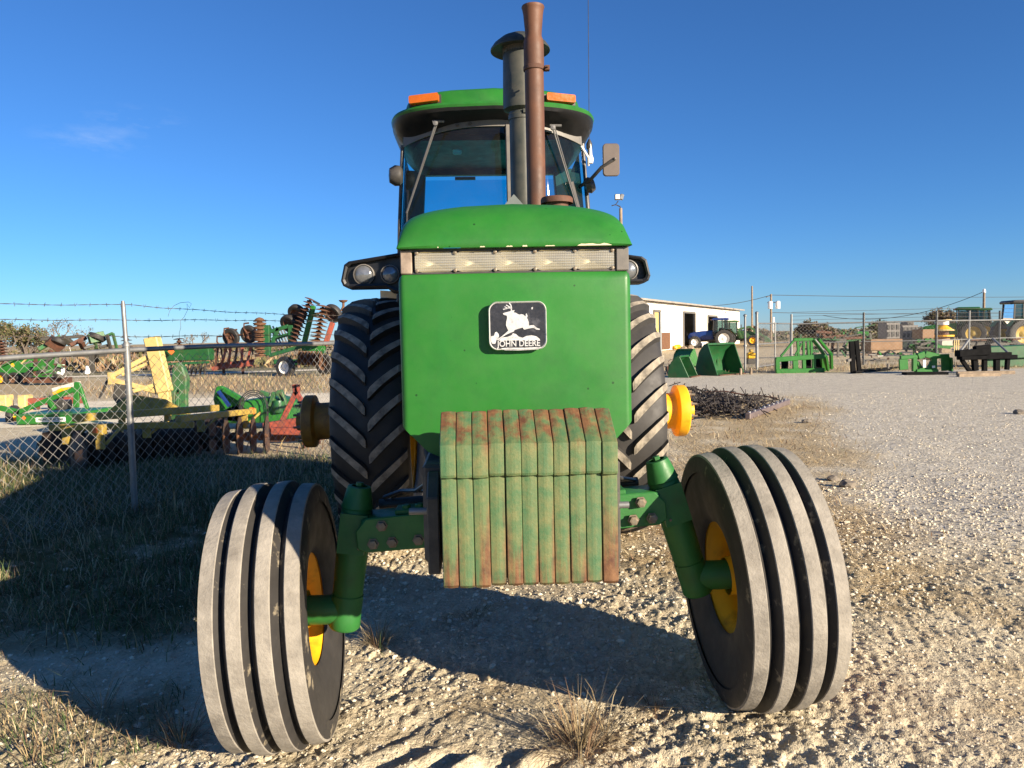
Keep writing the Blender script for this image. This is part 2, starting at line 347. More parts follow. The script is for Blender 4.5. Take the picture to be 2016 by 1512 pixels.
# ---- front panel and sides
def plan(z):
    pts = []; R = .022
    for y in (1.98, .9, .3, -.2): pts.append((X0, y))
    yf = -.5 + R
    for i in range(0, 7):
        a = math.pi / 2 * i / 6; pts.append((X0 + R - R * math.cos(a), yf - R * math.sin(a)))
    for i in range(1, 12):
        u = -1 + 2 * i / 12; pts.append((XC + u * (HW - R), -.5 - .012 * (1 - u * u)))
    for i in range(6, -1, -1):
        a = math.pi / 2 * i / 6; pts.append((X1 - R + R * math.cos(a), yf - R * math.sin(a)))
    for y in (-.2, .3, .9, 1.98): pts.append((X1, y))
    return pts
PL = plan(0)
def zbot(x, y):
    d = min(x - X0, X1 - x)
    return 1.185 - min(.105, max(0, d) * 1.02) - (.0 if y < -.3 else .0)
ZT = 1.656
rows = []
for t in (0, .12, .3, .5, .7, .86, .95, .985, 1):
    row = []
    for (x, y) in PL:
        zb = zbot(x, y); z = zb + (ZT - zb) * t
        ins = .010 if t == 1 else (.003 if t == .985 else 0)
        row.append((x + (ins if x < XC else -ins) * (abs(x - XC) > HW * .97), y + ins * (y < -.45), z))
    rows.append(row)
mb = MB(); mb.grid(rows)
mb.grid([rows[-1], [(XC + (p[0] - XC) * .94, max(p[1], -.46), ZT - .002) for p in rows[-1]]], False)
mb.grid([rows[0], [(XC + (p[0] - XC) * .93, max(p[1], -.455), p[2] + .002) for p in rows[0]]], False)
panel = mb.obj('grille_panel', G['green'], TR)

# ---- headlight band
mb = MB(); mb.box((XC, .83, (ZT + ZL) / 2), (2 * HW - .03, 2.40, ZL - ZT + .004)); mb.box((XC, -.488, ZT + .004), (2 * HW - .05, .01, .006)); mb.box((XC, -.488, ZL - .004), (2 * HW - .05, .01, .007))
band = mb.obj('lamp_housing', G['black'], TR)
lx0, lx1 = -.302, .318
for i in range(5):
    a = lx0 + (lx1 - lx0) * i / 5; b = lx0 + (lx1 - lx0) * (i + 1) / 5
    mb = MB(); n = 10; rows = []
    for j in range(6):
        z = ZT + .010 + (ZL - ZT - .020) * j / 5 - (ZT + ZL) / 2
        rows.append([(a + (b - a) * k / n - (a + b) / 2, -.004 * math.sin(math.pi * k / n) * math.sin(math.pi * j / 5), z) for k in range(n + 1)])
    mb.grid(rows)
    o = mb.obj('headlight', G['lens'], TR); o.location = ((a + b) / 2, -.4925, (ZT + ZL) / 2)
    mb = MB(); w = (b - a) / 2; h = (ZL - ZT) / 2 - .006; rows = []
    for j in range(9):
        u = 1 - j / 8
        rows.append([(x, .050 * (1 - u * u), z) for x, z in [(w * u * math.copysign(abs(math.cos(t)) ** .45, math.cos(t)), h * u * math.copysign(abs(math.sin(t)) ** .45, math.sin(t))) for t in [2 * math.pi * q / 32 for q in range(32)]]])
    mb.grid(rows, True, True); mb.obj('reflector_bowl', G['bowl'], o)
for i in range(6):
    x = lx0 + (lx1 - lx0) * i / 5 + (.006 if i == 0 else -.006 if i == 5 else 0)
    for z in (ZT + .011, ZL - .011):
        mb = MB(); mb.lathe([(.0058, 0), (.0058, .002), (.004, .003), (.0005, .003)], (x, -.4965, z), (0, -1, 0), 10); mb.obj('screw', G['bolt'], band)
mb = MB(); mb.box((X0 + .026, -.472, (ZT + ZL) / 2), (.036, .05, ZL - ZT - .004)); mb.obj('end_trim', G['beige'], TR, bevel=.003)
mb = MB(); mb.box((X1 - .027, -.474, (ZT + ZL) / 2), (.04, .05, ZL - ZT - .004)); mb.obj('end_trim', G['grey'], TR, bevel=.003)

# ---- badge on the panel
def rrect(w, h, r, n=6, bow=0):
    out = []
    for cx, cy, a0 in ((w - r, h - r, 0), (-w + r, h - r, 90), (-w + r, -h + r, 180), (w - r, -h + r, 270)):
        for i in range(n + 1):
            a = rad(a0 + 90 * i / n); out.append((cx + r * math.cos(a), cy + r * math.sin(a)))
    return [(x, y + bow * (x / w) ** 2 * (-1 if y > 0 else 1) * .6) for x, y in out]
BX, BZ, BW, BH = .0095, 1.492, .0895, .0765
BY = -.522
mb = MB()
o_ = rrect(BW, BH, .026, 6, .006); i_ = rrect(BW - .0055, BH - .0055, .022, 6, .005); b_ = rrect(BW - .004, BH - .004, .024, 6, .006); m_ = rrect(BW - .0025, BH - .0025, .024, 6, .006)
loops = [[(x, .012, z) for x, z in b_], [(x, -.015, z) for x, z in o_], [(x, -.0195, z) for x, z in m_], [(x, -.0165, z) for x, z in i_]]
mb.grid(loops, True, True)
badge = mb.obj('badge', G['silver'], TR); badge.location = (BX, BY, BZ)
mb = MB(); n = len(i_); mb.add([(x, -.0168, z) for x, z in i_], [tuple(range(n))]); mb.obj('badge_field', pmat('badge_black_enamel', (.022, .022, .026), .3, var=.3, vs=40, dirt=(.09, .09, .1), damt=.6, ds=25, dlo=.55), badge)
k = .0001558
def cp(x, y): return ((x - 765) * k, (715 - y) * k)
def flat(polys, name, y0, th, mat):
    mb = MB()
    for p in polys: mb.prism([cp(*q) for q in p], (0, y0, 0), (1, 0, 0), (0, 0, 1), th)
    return mb.obj(name, mat, badge)
deer = [(480, 470), (490, 495), (555, 515), (560, 560), (540, 640), (535, 700), (560, 770), (580, 805), (520, 860), (450, 915), (360, 970), (350, 990), (385, 985), (450, 940), (530, 890), (620, 850),
        (690, 825), (700, 800), (770, 775), (860, 755), (880, 785), (900, 795), (980, 775), (1050, 765), (1090, 770), (1130, 800), (1195, 805), (1200, 785), (1165, 775), (1130, 755), (1080, 710), (1040, 710), (990, 718),
        (985, 650), (965, 590), (950, 565), (965, 530), (945, 475), (930, 490), (925, 540), (880, 500), (840, 490), (810, 500), (780, 490), (730, 460), (690, 452), (715, 410), (660, 415), (640, 425), (560, 445), (500, 460)]
flat([deer], 'leaping_deer', -.0172, .0018, G['silver'])
def strip(pts, w):
    out = []
    for a, b in zip(pts, pts[1:]):
        d = V((b[0] - a[0], b[1] - a[1], 0)).normalized(); n_ = V((-d.y, d.x, 0)) * w
        out.append([(a[0] + n_.x, a[1] + n_.y), (b[0] + n_.x, b[1] + n_.y), (b[0] - n_.x, b[1] - n_.y), (a[0] - n_.x, a[1] - n_.y)])
    return out
flat(strip([(645, 430), (650, 360), (638, 305), (605, 268)], 12) + strip([(648, 372), (600, 362), (485, 392)], 10) + strip([(575, 368), (515, 338)], 10) + strip([(628, 355), (545, 305)], 10), 'antlers', -.0171, .0016, G['silver'])
flat([[(235, 910), (300, 900), (318, 840), (350, 825), (388, 870), (396, 925), (340, 1000), (320, 1060), (250, 1060), (235, 1000)],
      [(380, 1000), (460, 940), (560, 930), (640, 900), (670, 858), (730, 880), (780, 930), (860, 955), (930, 920), (1030, 908), (1130, 930), (1195, 985), (1195, 1000), (1100, 1003), (700, 1003)],
      [(430, 1152), (560, 1142), (900, 1150), (1225, 1140), (1170, 1190), (760, 1200), (500, 1192)], [(1042, 365), (1075, 355), (1068, 398), (1045, 402)]], 'badge_ground', -.0169, .0006, pmat('worn_badge_enamel', (.5, .5, .49), .45, var=.3, vs=50, dirt=(.12, .12, .13), damt=.7, ds=45, dlo=.5))
def text_mesh(s, size, ext=.0005, bold=0., align='CENTER'):
    cu = bpy.data.curves.new('lettering', 'FONT'); cu.body = s; cu.size = size; cu.extrude = ext; cu.offset = bold; cu.align_x = align; cu.align_y = 'CENTER'
    o = bpy.data.objects.new('lettering', cu); COL.objects.link(o)
    me = bpy.data.meshes.new_from_object(o.evaluated_get(bpy.context.evaluated_depsgraph_get()))
    bpy.data.objects.remove(o); bpy.data.curves.remove(cu); return me
me = text_mesh('JOHN DEERE', .0262, .0012, .0005); me.materials.clear(); me.materials.append(G['silver'])
o = link('badge_lettering', me, badge, (cp(780, 1068)[0], -.0178, cp(780, 1068)[1]), (rad(90), 0, 0)); o.scale = (.88, 1, 1)

# ---- stacked front weights
wy = [(-.02, .435), (.10, .472), (.16, .455), (.27, .44), (.30, .30), (.27, .02), (.22, .0), (.012, .0), (.006, .015), (.007, .298), (.002, .302), (-.022, .306), (-.024, .39)]
wprof = [(.006, .008), (.008, .300), (-.004, .306), (-.006, .312), (-.006, .392), (.120, .470), (.150, .468), (.25, .40), (.27, .32), (.27, .0), (.014, .0)]
WW = .0436
def weight_mesh(j):
    mb = MB(); n = len(wprof); rows = []
    q = random.Random(j); jit = [q.uniform(-.0012, .0012) for _ in wprof]
    for xx, ins in ((-.0213, .0034), (-.0195, .0), (-.0185, -.0004), (-.004, -.0022), (.004, -.0022), (.0185, -.0004), (.0195, .0), (.0213, .0034)):
        row = []
        for i, (y, z) in enumerate(wprof):
            a = V((wprof[i - 1][0], wprof[i - 1][1], 0)); b = V((wprof[(i + 1) % n][0], wprof[(i + 1) % n][1], 0)); d = (b - a).normalized(); nn = V((d.y, -d.x, 0))
            row.append((xx + jit[i] * .4, y + nn.x * ins * 1.0 + jit[i], z + nn.y * ins))
        rows.append(row)
    mb.grid(rows, False, True); mb.add(rows[0], [tuple(range(n))]); mb.add(rows[-1], [tuple(range(n))])
    return mb.mesh('front_weight', G['weight'])
wmeshes = [weight_mesh(j) for j in range(4)]
for i in range(11):
    x = -.223 + WW / 2 + i * WW + rnd.uniform(-.0008, .0008)
    o = link('front_weight', wmeshes[(i * 3 + i // 4) % 4], TR, (x, -.846 + rnd.uniform(-.004, .004), .779 + rnd.uniform(-.003, .003)), (rnd.uniform(-.003, .003), rnd.uniform(-.0015, .0015), 0))
# weight carrier, behind and left of the stack
mb = MB(); mb.box((.01, -.42, .93), (.60, .36, .30)); mb.obj('weight_bracket', G['cast'], TR, bevel=.01)
for sx in (-1, 1):
    mb = MB(); mb.prism([(-.70, .775), (-.40, .775), (-.40, 1.08), (-.62, 1.06), (-.70, 1.0)], (XC + sx * .262 - .018, 0, 0), (0, 1, 0), (0, 0, 1), .036)
    mb.obj('bracket_plate', G['cast'], TR, bevel=.004)
mb = MB(); mb.tube([(-.33, -.62, .945), (.33, -.62, .945)], .0105, 12)
for sx in (-1, 1):
    for q in (.235, .252): mb.lathe([(.0005, 0), (.021, 0), (.021, .015), (.0005, .015)], (.01 + sx * q, -.62, .945), (sx, 0, 0), 6, False)
mb.obj('tie_rod', G['steel'], TR)

# ---- exhaust, air intake, small things on the hood
mb = MB()
ex = .198; ey_ = 1.0
mb.lathe([(.047, 1.9), (.0475, 2.78), (.0505, 2.78), (.0505, 2.88), (.049, 2.915), (.0405, 2.94), (.042, 2.965), (.049, 3.045), (.0535, 3.07), (.057, 3.077), (.0555, 3.083), (.049, 3.079), (.045, 3.055), (.04, 2.97)], (ex, ey_, 0), (0, 0, 1), 28)
exo = mb.obj('exhaust_pipe', G['rustpipe'], TR)
mb = MB(); mb.lathe([(.0515, 2.772), (.0535, 2.774), (.0535, 2.792), (.0515, 2.794)], (ex, ey_, 0), (0, 0, 1), 28); mb.box((ex + .064, ey_ - .01, 2.782), (.024, .03, .022)); mb.tube([(ex + .062, ey_ - .045, 2.782), (ex + .062, ey_ + .03, 2.782)], .005, 8)
mb.obj('pipe_clamp', G['rust'], exo)
ax, ay = .147, 1.25
mb = MB(); mb.lathe([(.066, 1.8), (.066, 2.60), (.071, 2.60), (.071, 2.625), (.066, 2.63), (.066, 2.64), (.094, 2.655), (.097, 2.68), (.0925, 2.93), (.090, 2.945)], (ax, ay, 0), (0, 0, 1), 32); mb.box((ax + .02, ay - .07, 2.63), (.03, .02, .02))
st = mb.obj('air_intake_stack', G['stack'], TR)
mb = MB(); mb.lathe([(.089, 2.94), (.091, 2.985)], (ax, ay, 0), (0, 0, 1), 40)
for i in range(40):
    a, b = 2 * math.pi * i / 40, 2 * math.pi * (i + 1.5) / 40
    for q, w in ((a, b), (b, a)): mb.bar((ax + .093 * math.cos(q), ay + .093 * math.sin(q), 2.94), (ax + .093 * math.cos(w), ay + .093 * math.sin(w), 2.985), .002, .003)
mb.obj('intake_screen', G['grey'], st)
mb = MB(); mb.lathe([(.06, 2.972), (.150, 2.962), (.157, 2.958), (.157, 2.966), (.14, 2.99), (.10, 3.022), (.06, 3.04), (.025, 3.047), (.0005, 3.048)], (ax, ay, 0), (0, 0, 1), 36); mb.obj('rain_cap', G['stack'], st)
mb = MB(); mb.lathe([(.071, 0), (.071, .018), (.066, .026), (.0005, .026)], (.247, .5, 2.035), (0, 0, 1), 28); mb.lathe([(.05, -.12), (.05, .01)], (.247, .5, 2.035), (0, 0, 1), 20)
mb.obj('radiator_cap', G['rust'], TR)
mb = MB(); mb.add([(.008, .24, 1.99), (.083, .24, 1.99), (.045, .22, 2.028), (.008, .42, 1.99), (.083, .42, 1.99), (.045, .42, 2.028)], [(0, 1, 2), (3, 5, 4), (0, 2, 5, 3), (1, 4, 5, 2), (0, 3, 4, 1)]); mb.obj('latch_cover', pmat('dull_metal', (.3, .31, .33), .4, metal=.4), TR)

# ---- chassis under the hood
mb = MB(); mb.box((.01, .55, .86), (.40, 1.6, .36)); mb.box((.01, .8, 1.30), (.46, 1.2, .62)); mb.box((.01, 2.0, .88), (.52, 1.5, .52)); mb.box((.01, 2.72, .90), (.62, .7, .6))
mb.obj('engine_and_gearbox', G['cast'], TR, bevel=.02)
for s_ in (-1, 1): 
    mb = MB(); mb.lathe([(.16, 0), (.15, .35), (.11, .62), (.11, .86)], (.01 + s_ * .3, 2.72, .895), (s_, 0, 0), 24)
    mb.obj('rear_axle_housing', G['green_cast'], TR)
mb = MB(); mb.box((-.33, 1.15, .98), (.11, .30, .16)); mb.obj('fuel_filter_box', pmat('orange_brown_casting', (.22, .1, .03), .6), TR, bevel=.01)
mb = MB(); mb.tube([(-.33, 1.2, .95), (-.35, 1.1, .75), (-.36, 1.2, .62)], .022, 10); mb.tube([(-.40, 1.9, 1.2), (-.42, 1.6, .8), (-.36, 1.5, .55)], .026, 10)
mb.obj('fuel_hose', G['cast'], TR)

# ---- front axle (it rocks on its pivot: right end higher)
AX = M.Translation((0, 0, .775)) @ M.Rotation(rad(-3.5), 4, 'Y')
mb = MB(AX); mb.box((0, 0, 0), (1.12, .17, .115)); axle = mb.obj('front_axle', G['green_cast'], TR, bevel=.012, seg=2)
for s_ in (-1, 1):
    mb = MB(AX); mb.prism([(.30, -.064), (.545, -.062), (.575, -.045), (.575, .02), (.535, .064), (.30, .066)], (0, -.095, 0), (s_, 0, 0), (0, 0, 1), -.014 * s_ if s_ > 0 else .014 * -s_ * -1)
    mb.obj('axle_plate', G['green_cast'], axle, bevel=.004)
for s_ in (-1, 1):
    for x, z in ((.478, .034), (.445, -.030), (.515, -.030), (.35, -.03)):
        if x == .35 and s_ > 0: continue
        mb = MB(AX); hexbolt(mb, (s_ * x, -.108, z), (0, -1, 0), .0165, .02); mb.obj('axle_bolt', G['bolt'], axle)
    mb = MB(AX); mb.box((s_ * .37, -.03, .070), (.12, .1, .018)); mb.lathe([(.018, 0), (.018, .014), (.0005, .014)], (s_ * .34, -.05, .078), (0, 0, 1), 6, False); mb.lathe([(.018, 0), (.018, .014), (.0005, .014)], (s_ * .39, -.05, .078), (0, 0, 1), 6, False)
    mb.obj('clamp_plate', G['green_cast'], axle, bevel=.003)
mb = MB(); mb.tube([(-.52, .16, .80), (.52, .16, .86)], .022, 12); mb.tube([(-.25, .16, .815), (.25, .16, .845)], .04, 14); mb.obj('steering_cylinder', G['cast'], TR)
for dx, r_h in ((0, .009), (.03, .008)):
    mb = MB(); mb.tube([(-.27 + dx, -.2, 1.02), (-.31 + dx, -.1, .93), (-.36 + dx, .02, .88), (-.43 + dx, .12, .86), (-.50 + dx, .15, .83)], r_h, 8); mb.obj('hydraulic_hose', G['blackpaint'], TR)
    mb = MB(); mb.tube([(.27 + dx, -.2, 1.04), (.33 + dx, -.06, .95), (.40 + dx, .05, .90), (.48 + dx, .15, .87)], r_h, 8); mb.obj('hydraulic_hose', G['blackpaint'], TR)

# ---- front wheels
STEER = {-1: 2.4, 1: -.3}
TRK = {-1: -.898, 1: .898}; WY = {-1: 0, 1: -.045}
RIBS = [(-.1365, .0252, .472), (-.0465, .0242, .4895), (.0465, .0242, .4895), (.1365, .0252, .472)]
def tyre_profile():
    side = [(.208, .120), (.218, .130), (.236, .136), (.27, .146), (.32, .156), (.37, .161), (.405, .161), (.43, .156)]
    left = [(r, -w) for r, w in side]
    crown = [(.440, -.13), (.446, -.0925), (.447, 0), (.446, .0925), (.440, .13)]
    return left + crown + [(r, w) for r, w in reversed(side)]
for s_ in (-1, 1):
    K = AX @ M.Translation((.612 if s_ > 0 else -.597, 0, 0)) @ M.Rotation(rad(-13.5 if s_ > 0 else 11.5), 4, 'Y')
    mb = MB(K)
    mb.lathe([(.030, .172), (.043, .17), (.047, .155), (.058, .100), (.061, .092), (.052, .090), (.056, .086), (.060, .06), (.060, -.08), (.057, -.24), (.054, -.257), (.0005, -.258)], (0, 0, 0), (0, 0, 1), 28)
    mb.box((0, .0, .0), (.10, .13, .15)); mb.lathe([(.014, 0), (.014, .014), (.0005, .014)], (.0, 0, .171), (0, 0, 1), 6, False)
    kn = mb.obj('kingpin_housing', G['green_cast'], TR)
    mb = MB(K); mb.lathe([(.006, 0), (.007, .006), (.004, .008), (.004, .016), (.0005, .017)], (s_ * -.03, -.058, -.05), (0, -1, .2), 8); mb.obj('grease_fitting', G['bolt'], kn)
    P = K @ V((0, 0, -.25)); Wc = AX @ V((TRK[s_], WY[s_], -.285 - .012 * (s_ > 0)))
    RW = AX.to_3x3() @ M.Rotation(rad(STEER[s_]), 3, 'Z')
    mb = MB()
    dn = (K.to_3x3() @ V((0, 0, -1))).normalized()
    mb.tube([P - dn * .004, P + dn * .085, P + dn * .118, P + dn * .128], [.060, .059, .060, .052], 24)
    ax_ = RW @ V((s_, 0, 0)); q = P + dn * .055
    mb.tube([q, q * .5 + (Wc - ax_ * .02) * .5, Wc - ax_ * .02], [.055, .055, .055], 20)
    mb.obj('spindle', G['green_cast'], TR)
    wheel = link('front_wheel', None, TR, Wc); wheel.rotation_euler = RW.to_euler()
    mb = MB()
    mb.lathe(tyre_profile(), (0, 0, 0), (1, 0, 0), 80)
    ty = mb.obj('tyre', G['rubber_dust'], wheel)
    for w, hw, R in RIBS:
        mb = MB(); sgn = 1 if w > 0 else -1; out = hw > .0245
        dz = .012 if out else 0
        a, b = w - hw, w + hw
        # flat rib top, undercut edges, shoulders run down the side of the tyre
        if out and sgn < 0: pr = [(.40, a - .0065), (.430, a - .006), (R - .010, a), (R - .002, a + .002), (R + .003, b - .003), (R, b), (.444, b + .022)]
        elif out: pr = [(.444, a - .022), (R, a), (R + .003, a + .003), (R - .002, b - .002), (R - .010, b), (.430, b + .006), (.40, b + .0065)]
        else: pr = [(.445, a - .022), (R - .003, a - .001), (R, a + .002), (R + .001, w), (R, b - .002), (R - .003, b + .001), (.445, b + .022)]
        mb.m = 1; mb.lathe(pr[:2] if not (out and sgn < 0) else pr[:3], (0, 0, 0), (1, 0, 0), 96); mb.m = 0; mb.lathe(pr[1:-1] if not out else pr[1:-2] if sgn > 0 else pr[2:-1], (0, 0, 0), (1, 0, 0), 96); mb.m = 1; mb.lathe(pr[-2:] if not (out and sgn > 0) else pr[-3:], (0, 0, 0), (1, 0, 0), 96)
        mb.obj('tread_rib', [G['tread'], G['flank']], wheel)
    mb = MB(); mb.lathe([(.222, -.128), (.226, -.118), (.212, -.114), (.205, -.10), (.185, -.08), (.178, -.03), (.188, .03), (.185, .06), (.205, .10), (.212, .114), (.226, .118), (.222, .128)], (0, 0, 0), (1, 0, 0), 48)
    d0 = .035 * s_
    mb.lathe([(.186, d0 - .02), (.16, d0 + .006 * s_), (.12, d0 + .03 * s_), (.085, d0), (.05, d0), (.0005, d0)], (0, 0, 0), (1, 0, 0), 40)
    mb.obj('rim', G['yellow'], wheel)
    mb = MB(); mb.lathe([(.07, -.10), (.075, -.06), (.075, .05), (.06, .07), (.045, .11), (.0005, .112)], (0, 0, 0), (s_, 0, 0), 24); mb.obj('hub', G['yellow'], wheel)

# ---- rear wheels
RC = {-1: V((-.81, 2.72, .875)), 1: V((.845, 2.72, .885))}
RPROF = [(.53, .20), (.545, .215), (.57, .222), (.66, .246), (.74, .25), (.785, .238), (.812, .20), (.832, .12), (.838, .05), (.839, 0)]
def crown_r(w):
    w = abs(w); pts = sorted((b, a) for a, b in RPROF if a > .78)
    return float(np.interp(w, [p[0] for p in pts], [p[1] for p in pts]))
def lug_mesh(sg):
    mb = MB(); rows = []
    for i, t in enumerate((0, .06, .2, .4, .6, .8, 1)):
        w = .008 + .232 * t; th = .25 * (t ** .9) ; hw = (.024 + .008 * (1 - t)) * (.72 if i == 0 else 1)
        rb = crown_r(w) - .012; rt = crown_r(min(w, .232)) + .043 - .01 * (t == 1) - .004 * (i == 0)
        sl = 1.18
        row = []
        for dth, rr in ((-hw * sl * 1.25, rb), (-hw, rt), (hw, rt), (hw * sl * 1.25, rb)):
            a = th + dth / .86
            row.append((sg * w, -math.cos(a) * rr, math.sin(a) * rr))
        rows.append(row)
    n = len(rows)
    for j, m in ((0, 1), (1, 0), (2, 1)):
        mb.m = m; mb.grid([[r_[j], r_[j + 1]] for r_ in rows], False)
    mb.m = 1; mb.add(rows[0], [(0, 1, 2, 3)]); mb.add(rows[-1], [(3, 2, 1, 0)])
    return mb.mesh('tread_lug', [G['lug'], G['rubber_dust']])
LUG = {-1: lug_mesh(-1), 1: lug_mesh(1)}
NL = 27
for s_ in (-1, 1):
    c = RC[s_]
    mb = MB(); mb.lathe([(r, -w) for r, w in RPROF] + [(r, w) for r, w in reversed(RPROF[:-1])], (0, 0, 0), (1, 0, 0), 96)
    ty = mb.obj('rear_tyre', G['rubber_dust'], TR); ty.location = c
    for h in (-1, 1):
        for i in range(NL): link('tread_lug', LUG[h], ty, None, (2 * math.pi * (i + (.5 if h > 0 else 0)) / NL + .07, 0, 0))
    mb = MB(); mb.lathe([(.55, -.215), (.56, -.2), (.52, -.18), (.50, -.1), (.49, 0), (.50, .1), (.52, .18), (.56, .2), (.55, .215)], (0, 0, 0), (1, 0, 0), 64)
    mb.lathe([(.5, .02 * s_), (.42, .05 * s_), (.25, .0), (.14, .02 * s_), (.0005, .02 * s_)], (0, 0, 0), (1, 0, 0), 48)
    rim = mb.obj('rear_rim', G['yellow'], TR); rim.location = c
    mb = MB(); mb.lathe([(.10, -.05), (.10, .03), (.165, .19), (.17, .20), (.17, .33), (.15, .345), (.135, .38), (.132, .455), (.14, .475), (.188, .49), (.19, .495), (.19, .555), (.18, .565), (.07, .57), (.065, .62), (.0005, .62)], (0, 0, 0), (s_, 0, 0), 40)
    hub = mb.obj('dual_hub', G['yellow'] if s_ > 0 else G['hub_rust_shade'], TR); hub.location = c
    for i in range(10):
        a = 2 * math.pi * i / 10 + .2; p = V((s_ * .57, .14 * math.cos(a), .14 * math.sin(a)))
        mb = MB(); mb.lathe([(.016, 0), (.016, .02), (.009, .02), (.009, .05), (.0005, .05)], p, (s_, 0, 0), 6, False); mb.obj('stud', G['bolt'], hub)

# ---- cab
def ring(z, hx, yf, yb, n=5.2, drop=0, k=56, xc=.024):
    cy, hy = (yf + yb) / 2, (yb - yf) / 2; out = []
    for i in range(k):
        t = 2 * math.pi * i / k; c, s_ = math.cos(t), math.sin(t)
        y = cy + hy * math.copysign(abs(s_) ** (2 / n), s_); x = hx * math.copysign(abs(c) ** (2 / n), c)
        if y < cy: y += (.16 * (x / hx) ** 2) * ((cy - y) / hy)
        out.append((xc + x, y, z - drop * abs(x / hx) ** 2.5))
    return out
roofb = [(2.825, .555, 2.045, 3.30, 5.2, .125), (2.832, .60, 2.00, 3.36, 5.2, .095), (2.842, .645, 1.94, 3.42, 5.2, .05), (2.85, .672, 1.895, 3.45, 5.2, .012), (2.868, .676, 1.885, 3.46)]
roofg = [(2.868, .676, 1.885, 3.46), (2.882, .680, 1.880, 3.46), (2.897, .672, 1.888, 3.44), (2.903, .64, 1.915, 3.40), (2.912, .605, 1.945, 3.38), (2.985, .575, 1.965, 3.34, 6), (3.004, .55, 1.99, 3.32, 6), (3.016, .40, 2.15, 3.2), (3.02, .1, 2.5, 2.9)]
mb = MB(); mb.grid([ring(*a) for a in roofb], True, True); mb.grid([ring(2.825, .555, 2.05, 3.3, 5.2, .125), ring(2.85, .5, 2.15, 3.2), ring(2.86, .02, 2.6, 2.7)], True, True)
rb = mb.obj('roof_underside', G['jet'], TR)
mb = MB(); mb.grid([ring(*a) for a in roofg], True, True); rg = mb.obj('cab_roof', G['green'], TR)
for x in (-.408, .44):
    mb = MB(); mb.prism(rrect(.094, .025, .010, 3), (0, 0, 0), (1, 0, 0), (0, 0, 1), .03)
    for i in range(22): mb.box((-.086 + .172 * i / 21, -.0015, 0), (.004, .007, .043))
    o = mb.obj('amber_lamp', G['amber'], TR); o.location = (x, 1.955 + .12 * (x / .6) ** 2, 2.94); o.rotation_euler = (rad(-8), rad(-3 if x < 0 else 2), rad(12 * x / .45))
    mb = MB(); mb.box((0, .022, 0), (.206, .03, .056)); mb.obj('lamp_base', G['black'], o)
    for sx in (-.088, .088):
        mb = MB(); hexbolt(mb, (sx, -.003, 0), (0, -1, 0), .004, .004); mb.obj('screw', G['bolt'], o)
def wcurve(z, n=24, off=0.0, drop=0):
    t = (z - 1.9) / (2.74 - 1.9); hx = .635 - .045 * t; yf = 2.0 + .05 * t + off; out = []
    for i in range(n + 1):
        u = -1 + 2 * i / n; x = .018 + hx * u; out.append((x, yf + .20 * abs(u) ** 2.2, z - drop * abs(u) ** 2.5))
    return out
mb = MB(); mb.grid([wcurve(z) for z in (1.75, 2.1, 2.4, 2.66, 2.82)]); mb.obj('windscreen', G['glass'], TR, flip=False)
# grey header above the glass, centre post, door posts
mb = MB(); mb.grid([wcurve(z, 24, o, .078) for z, o in ((2.785, -.004), (2.785, -.014), (2.862, -.014), (2.862, .03))]); mb.obj('windscreen_header', G['grey'], TR)
for x in (-.35, -.21, -.13):
    p = V((x, 2.06 + .2 * (abs(x) / .57) ** 2.2 - .028, 2.805 - .085 * (abs(x) / .57) ** 2.5)); mb = MB(); hexbolt(mb, p, (0, -1, 0), .009, .008); mb.obj('header_bolt', G['cast'], TR)
mb = MB(); mb.bar((.108, 1.985, 1.75), (.106, 2.03, 2.79), .03, .03, (0, 1, 0)); mb.obj('centre_post', G['grey'], TR, bevel=.006)
for s_ in (-1, 1):
    mb = MB(); mb.tube([(.018 + s_ * .645, 2.215, 1.70), (.018 + s_ * .625, 2.235, 2.2), (.018 + s_ * .592, 2.25, 2.72)], .013, 8)
    mb.obj('door_post', G['black'], TR)
for s_ in (-1, 1):
    mb = MB(); mb.grid([[(.012 + s_ * .627, 2.22, 1.55), (.012 + s_ * .69, 3.2, 1.55)], [(.012 + s_ * .605, 2.24, 2.2), (.012 + s_ * .66, 3.2, 2.2)], [(.012 + s_ * .572, 2.25, 2.66), (.012 + s_ * .60, 3.2, 2.66)]]); mb.obj('side_window', G['sideglass'], TR, flip=False)
    mb = MB(); mb.bar((.012 + s_ * .66, 3.22, 1.5), (.012 + s_ * .575, 3.24, 2.76), .15, .09); mb.obj('rear_post', G['black'], TR, bevel=.01)
    if s_ > 0: mb = MB(); mb.tube([(.012 + s_ * .64, 2.30, 2.0), (.012 + s_ * .655, 2.32, 2.03), (.012 + s_ * .642, 2.36, 2.42), (.012 + s_ * .628, 2.34, 2.45)], .012, 8); mb.obj('grab_handle', G['black'], TR)
mb = MB(); mb.grid([[(-.56, 3.27, 1.6), (.585, 3.27, 1.6)], [(-.53, 3.28, 2.70), (.555, 3.28, 2.70)]]); mb.obj('rear_window', G['glass'], TR, flip=False)
mb = MB(); mb.box((.012, 3.26, 2.765), (1.14, .06, .07)); mb.box((-.18, 3.22, 2.70), (.16, .03, .02)); mb.obj('rear_header', G['jet'], TR)
mb = MB(); mb.box((.012, 2.78, 2.79), (1.08, .9, .04)); mb.obj('headliner', G['jet'], TR)
mb = MB(); mb.box((-.22, 2.35, 2.70), (.06, .03, .035)); mb.obj('interior_lamp', G['whiteplain'], TR, bevel=.008)
mb = MB(); mb.prism([(-.50, 1.30), (.50, 1.30), (.63, 1.55), (.63, 1.90), (-.61, 1.90), (-.61, 1.55)], (0.01, 3.3, 0), (1, 0, 0), (0, 0, 1), 1.25); mb.obj('cab_base', G['black'], TR, bevel=.02)
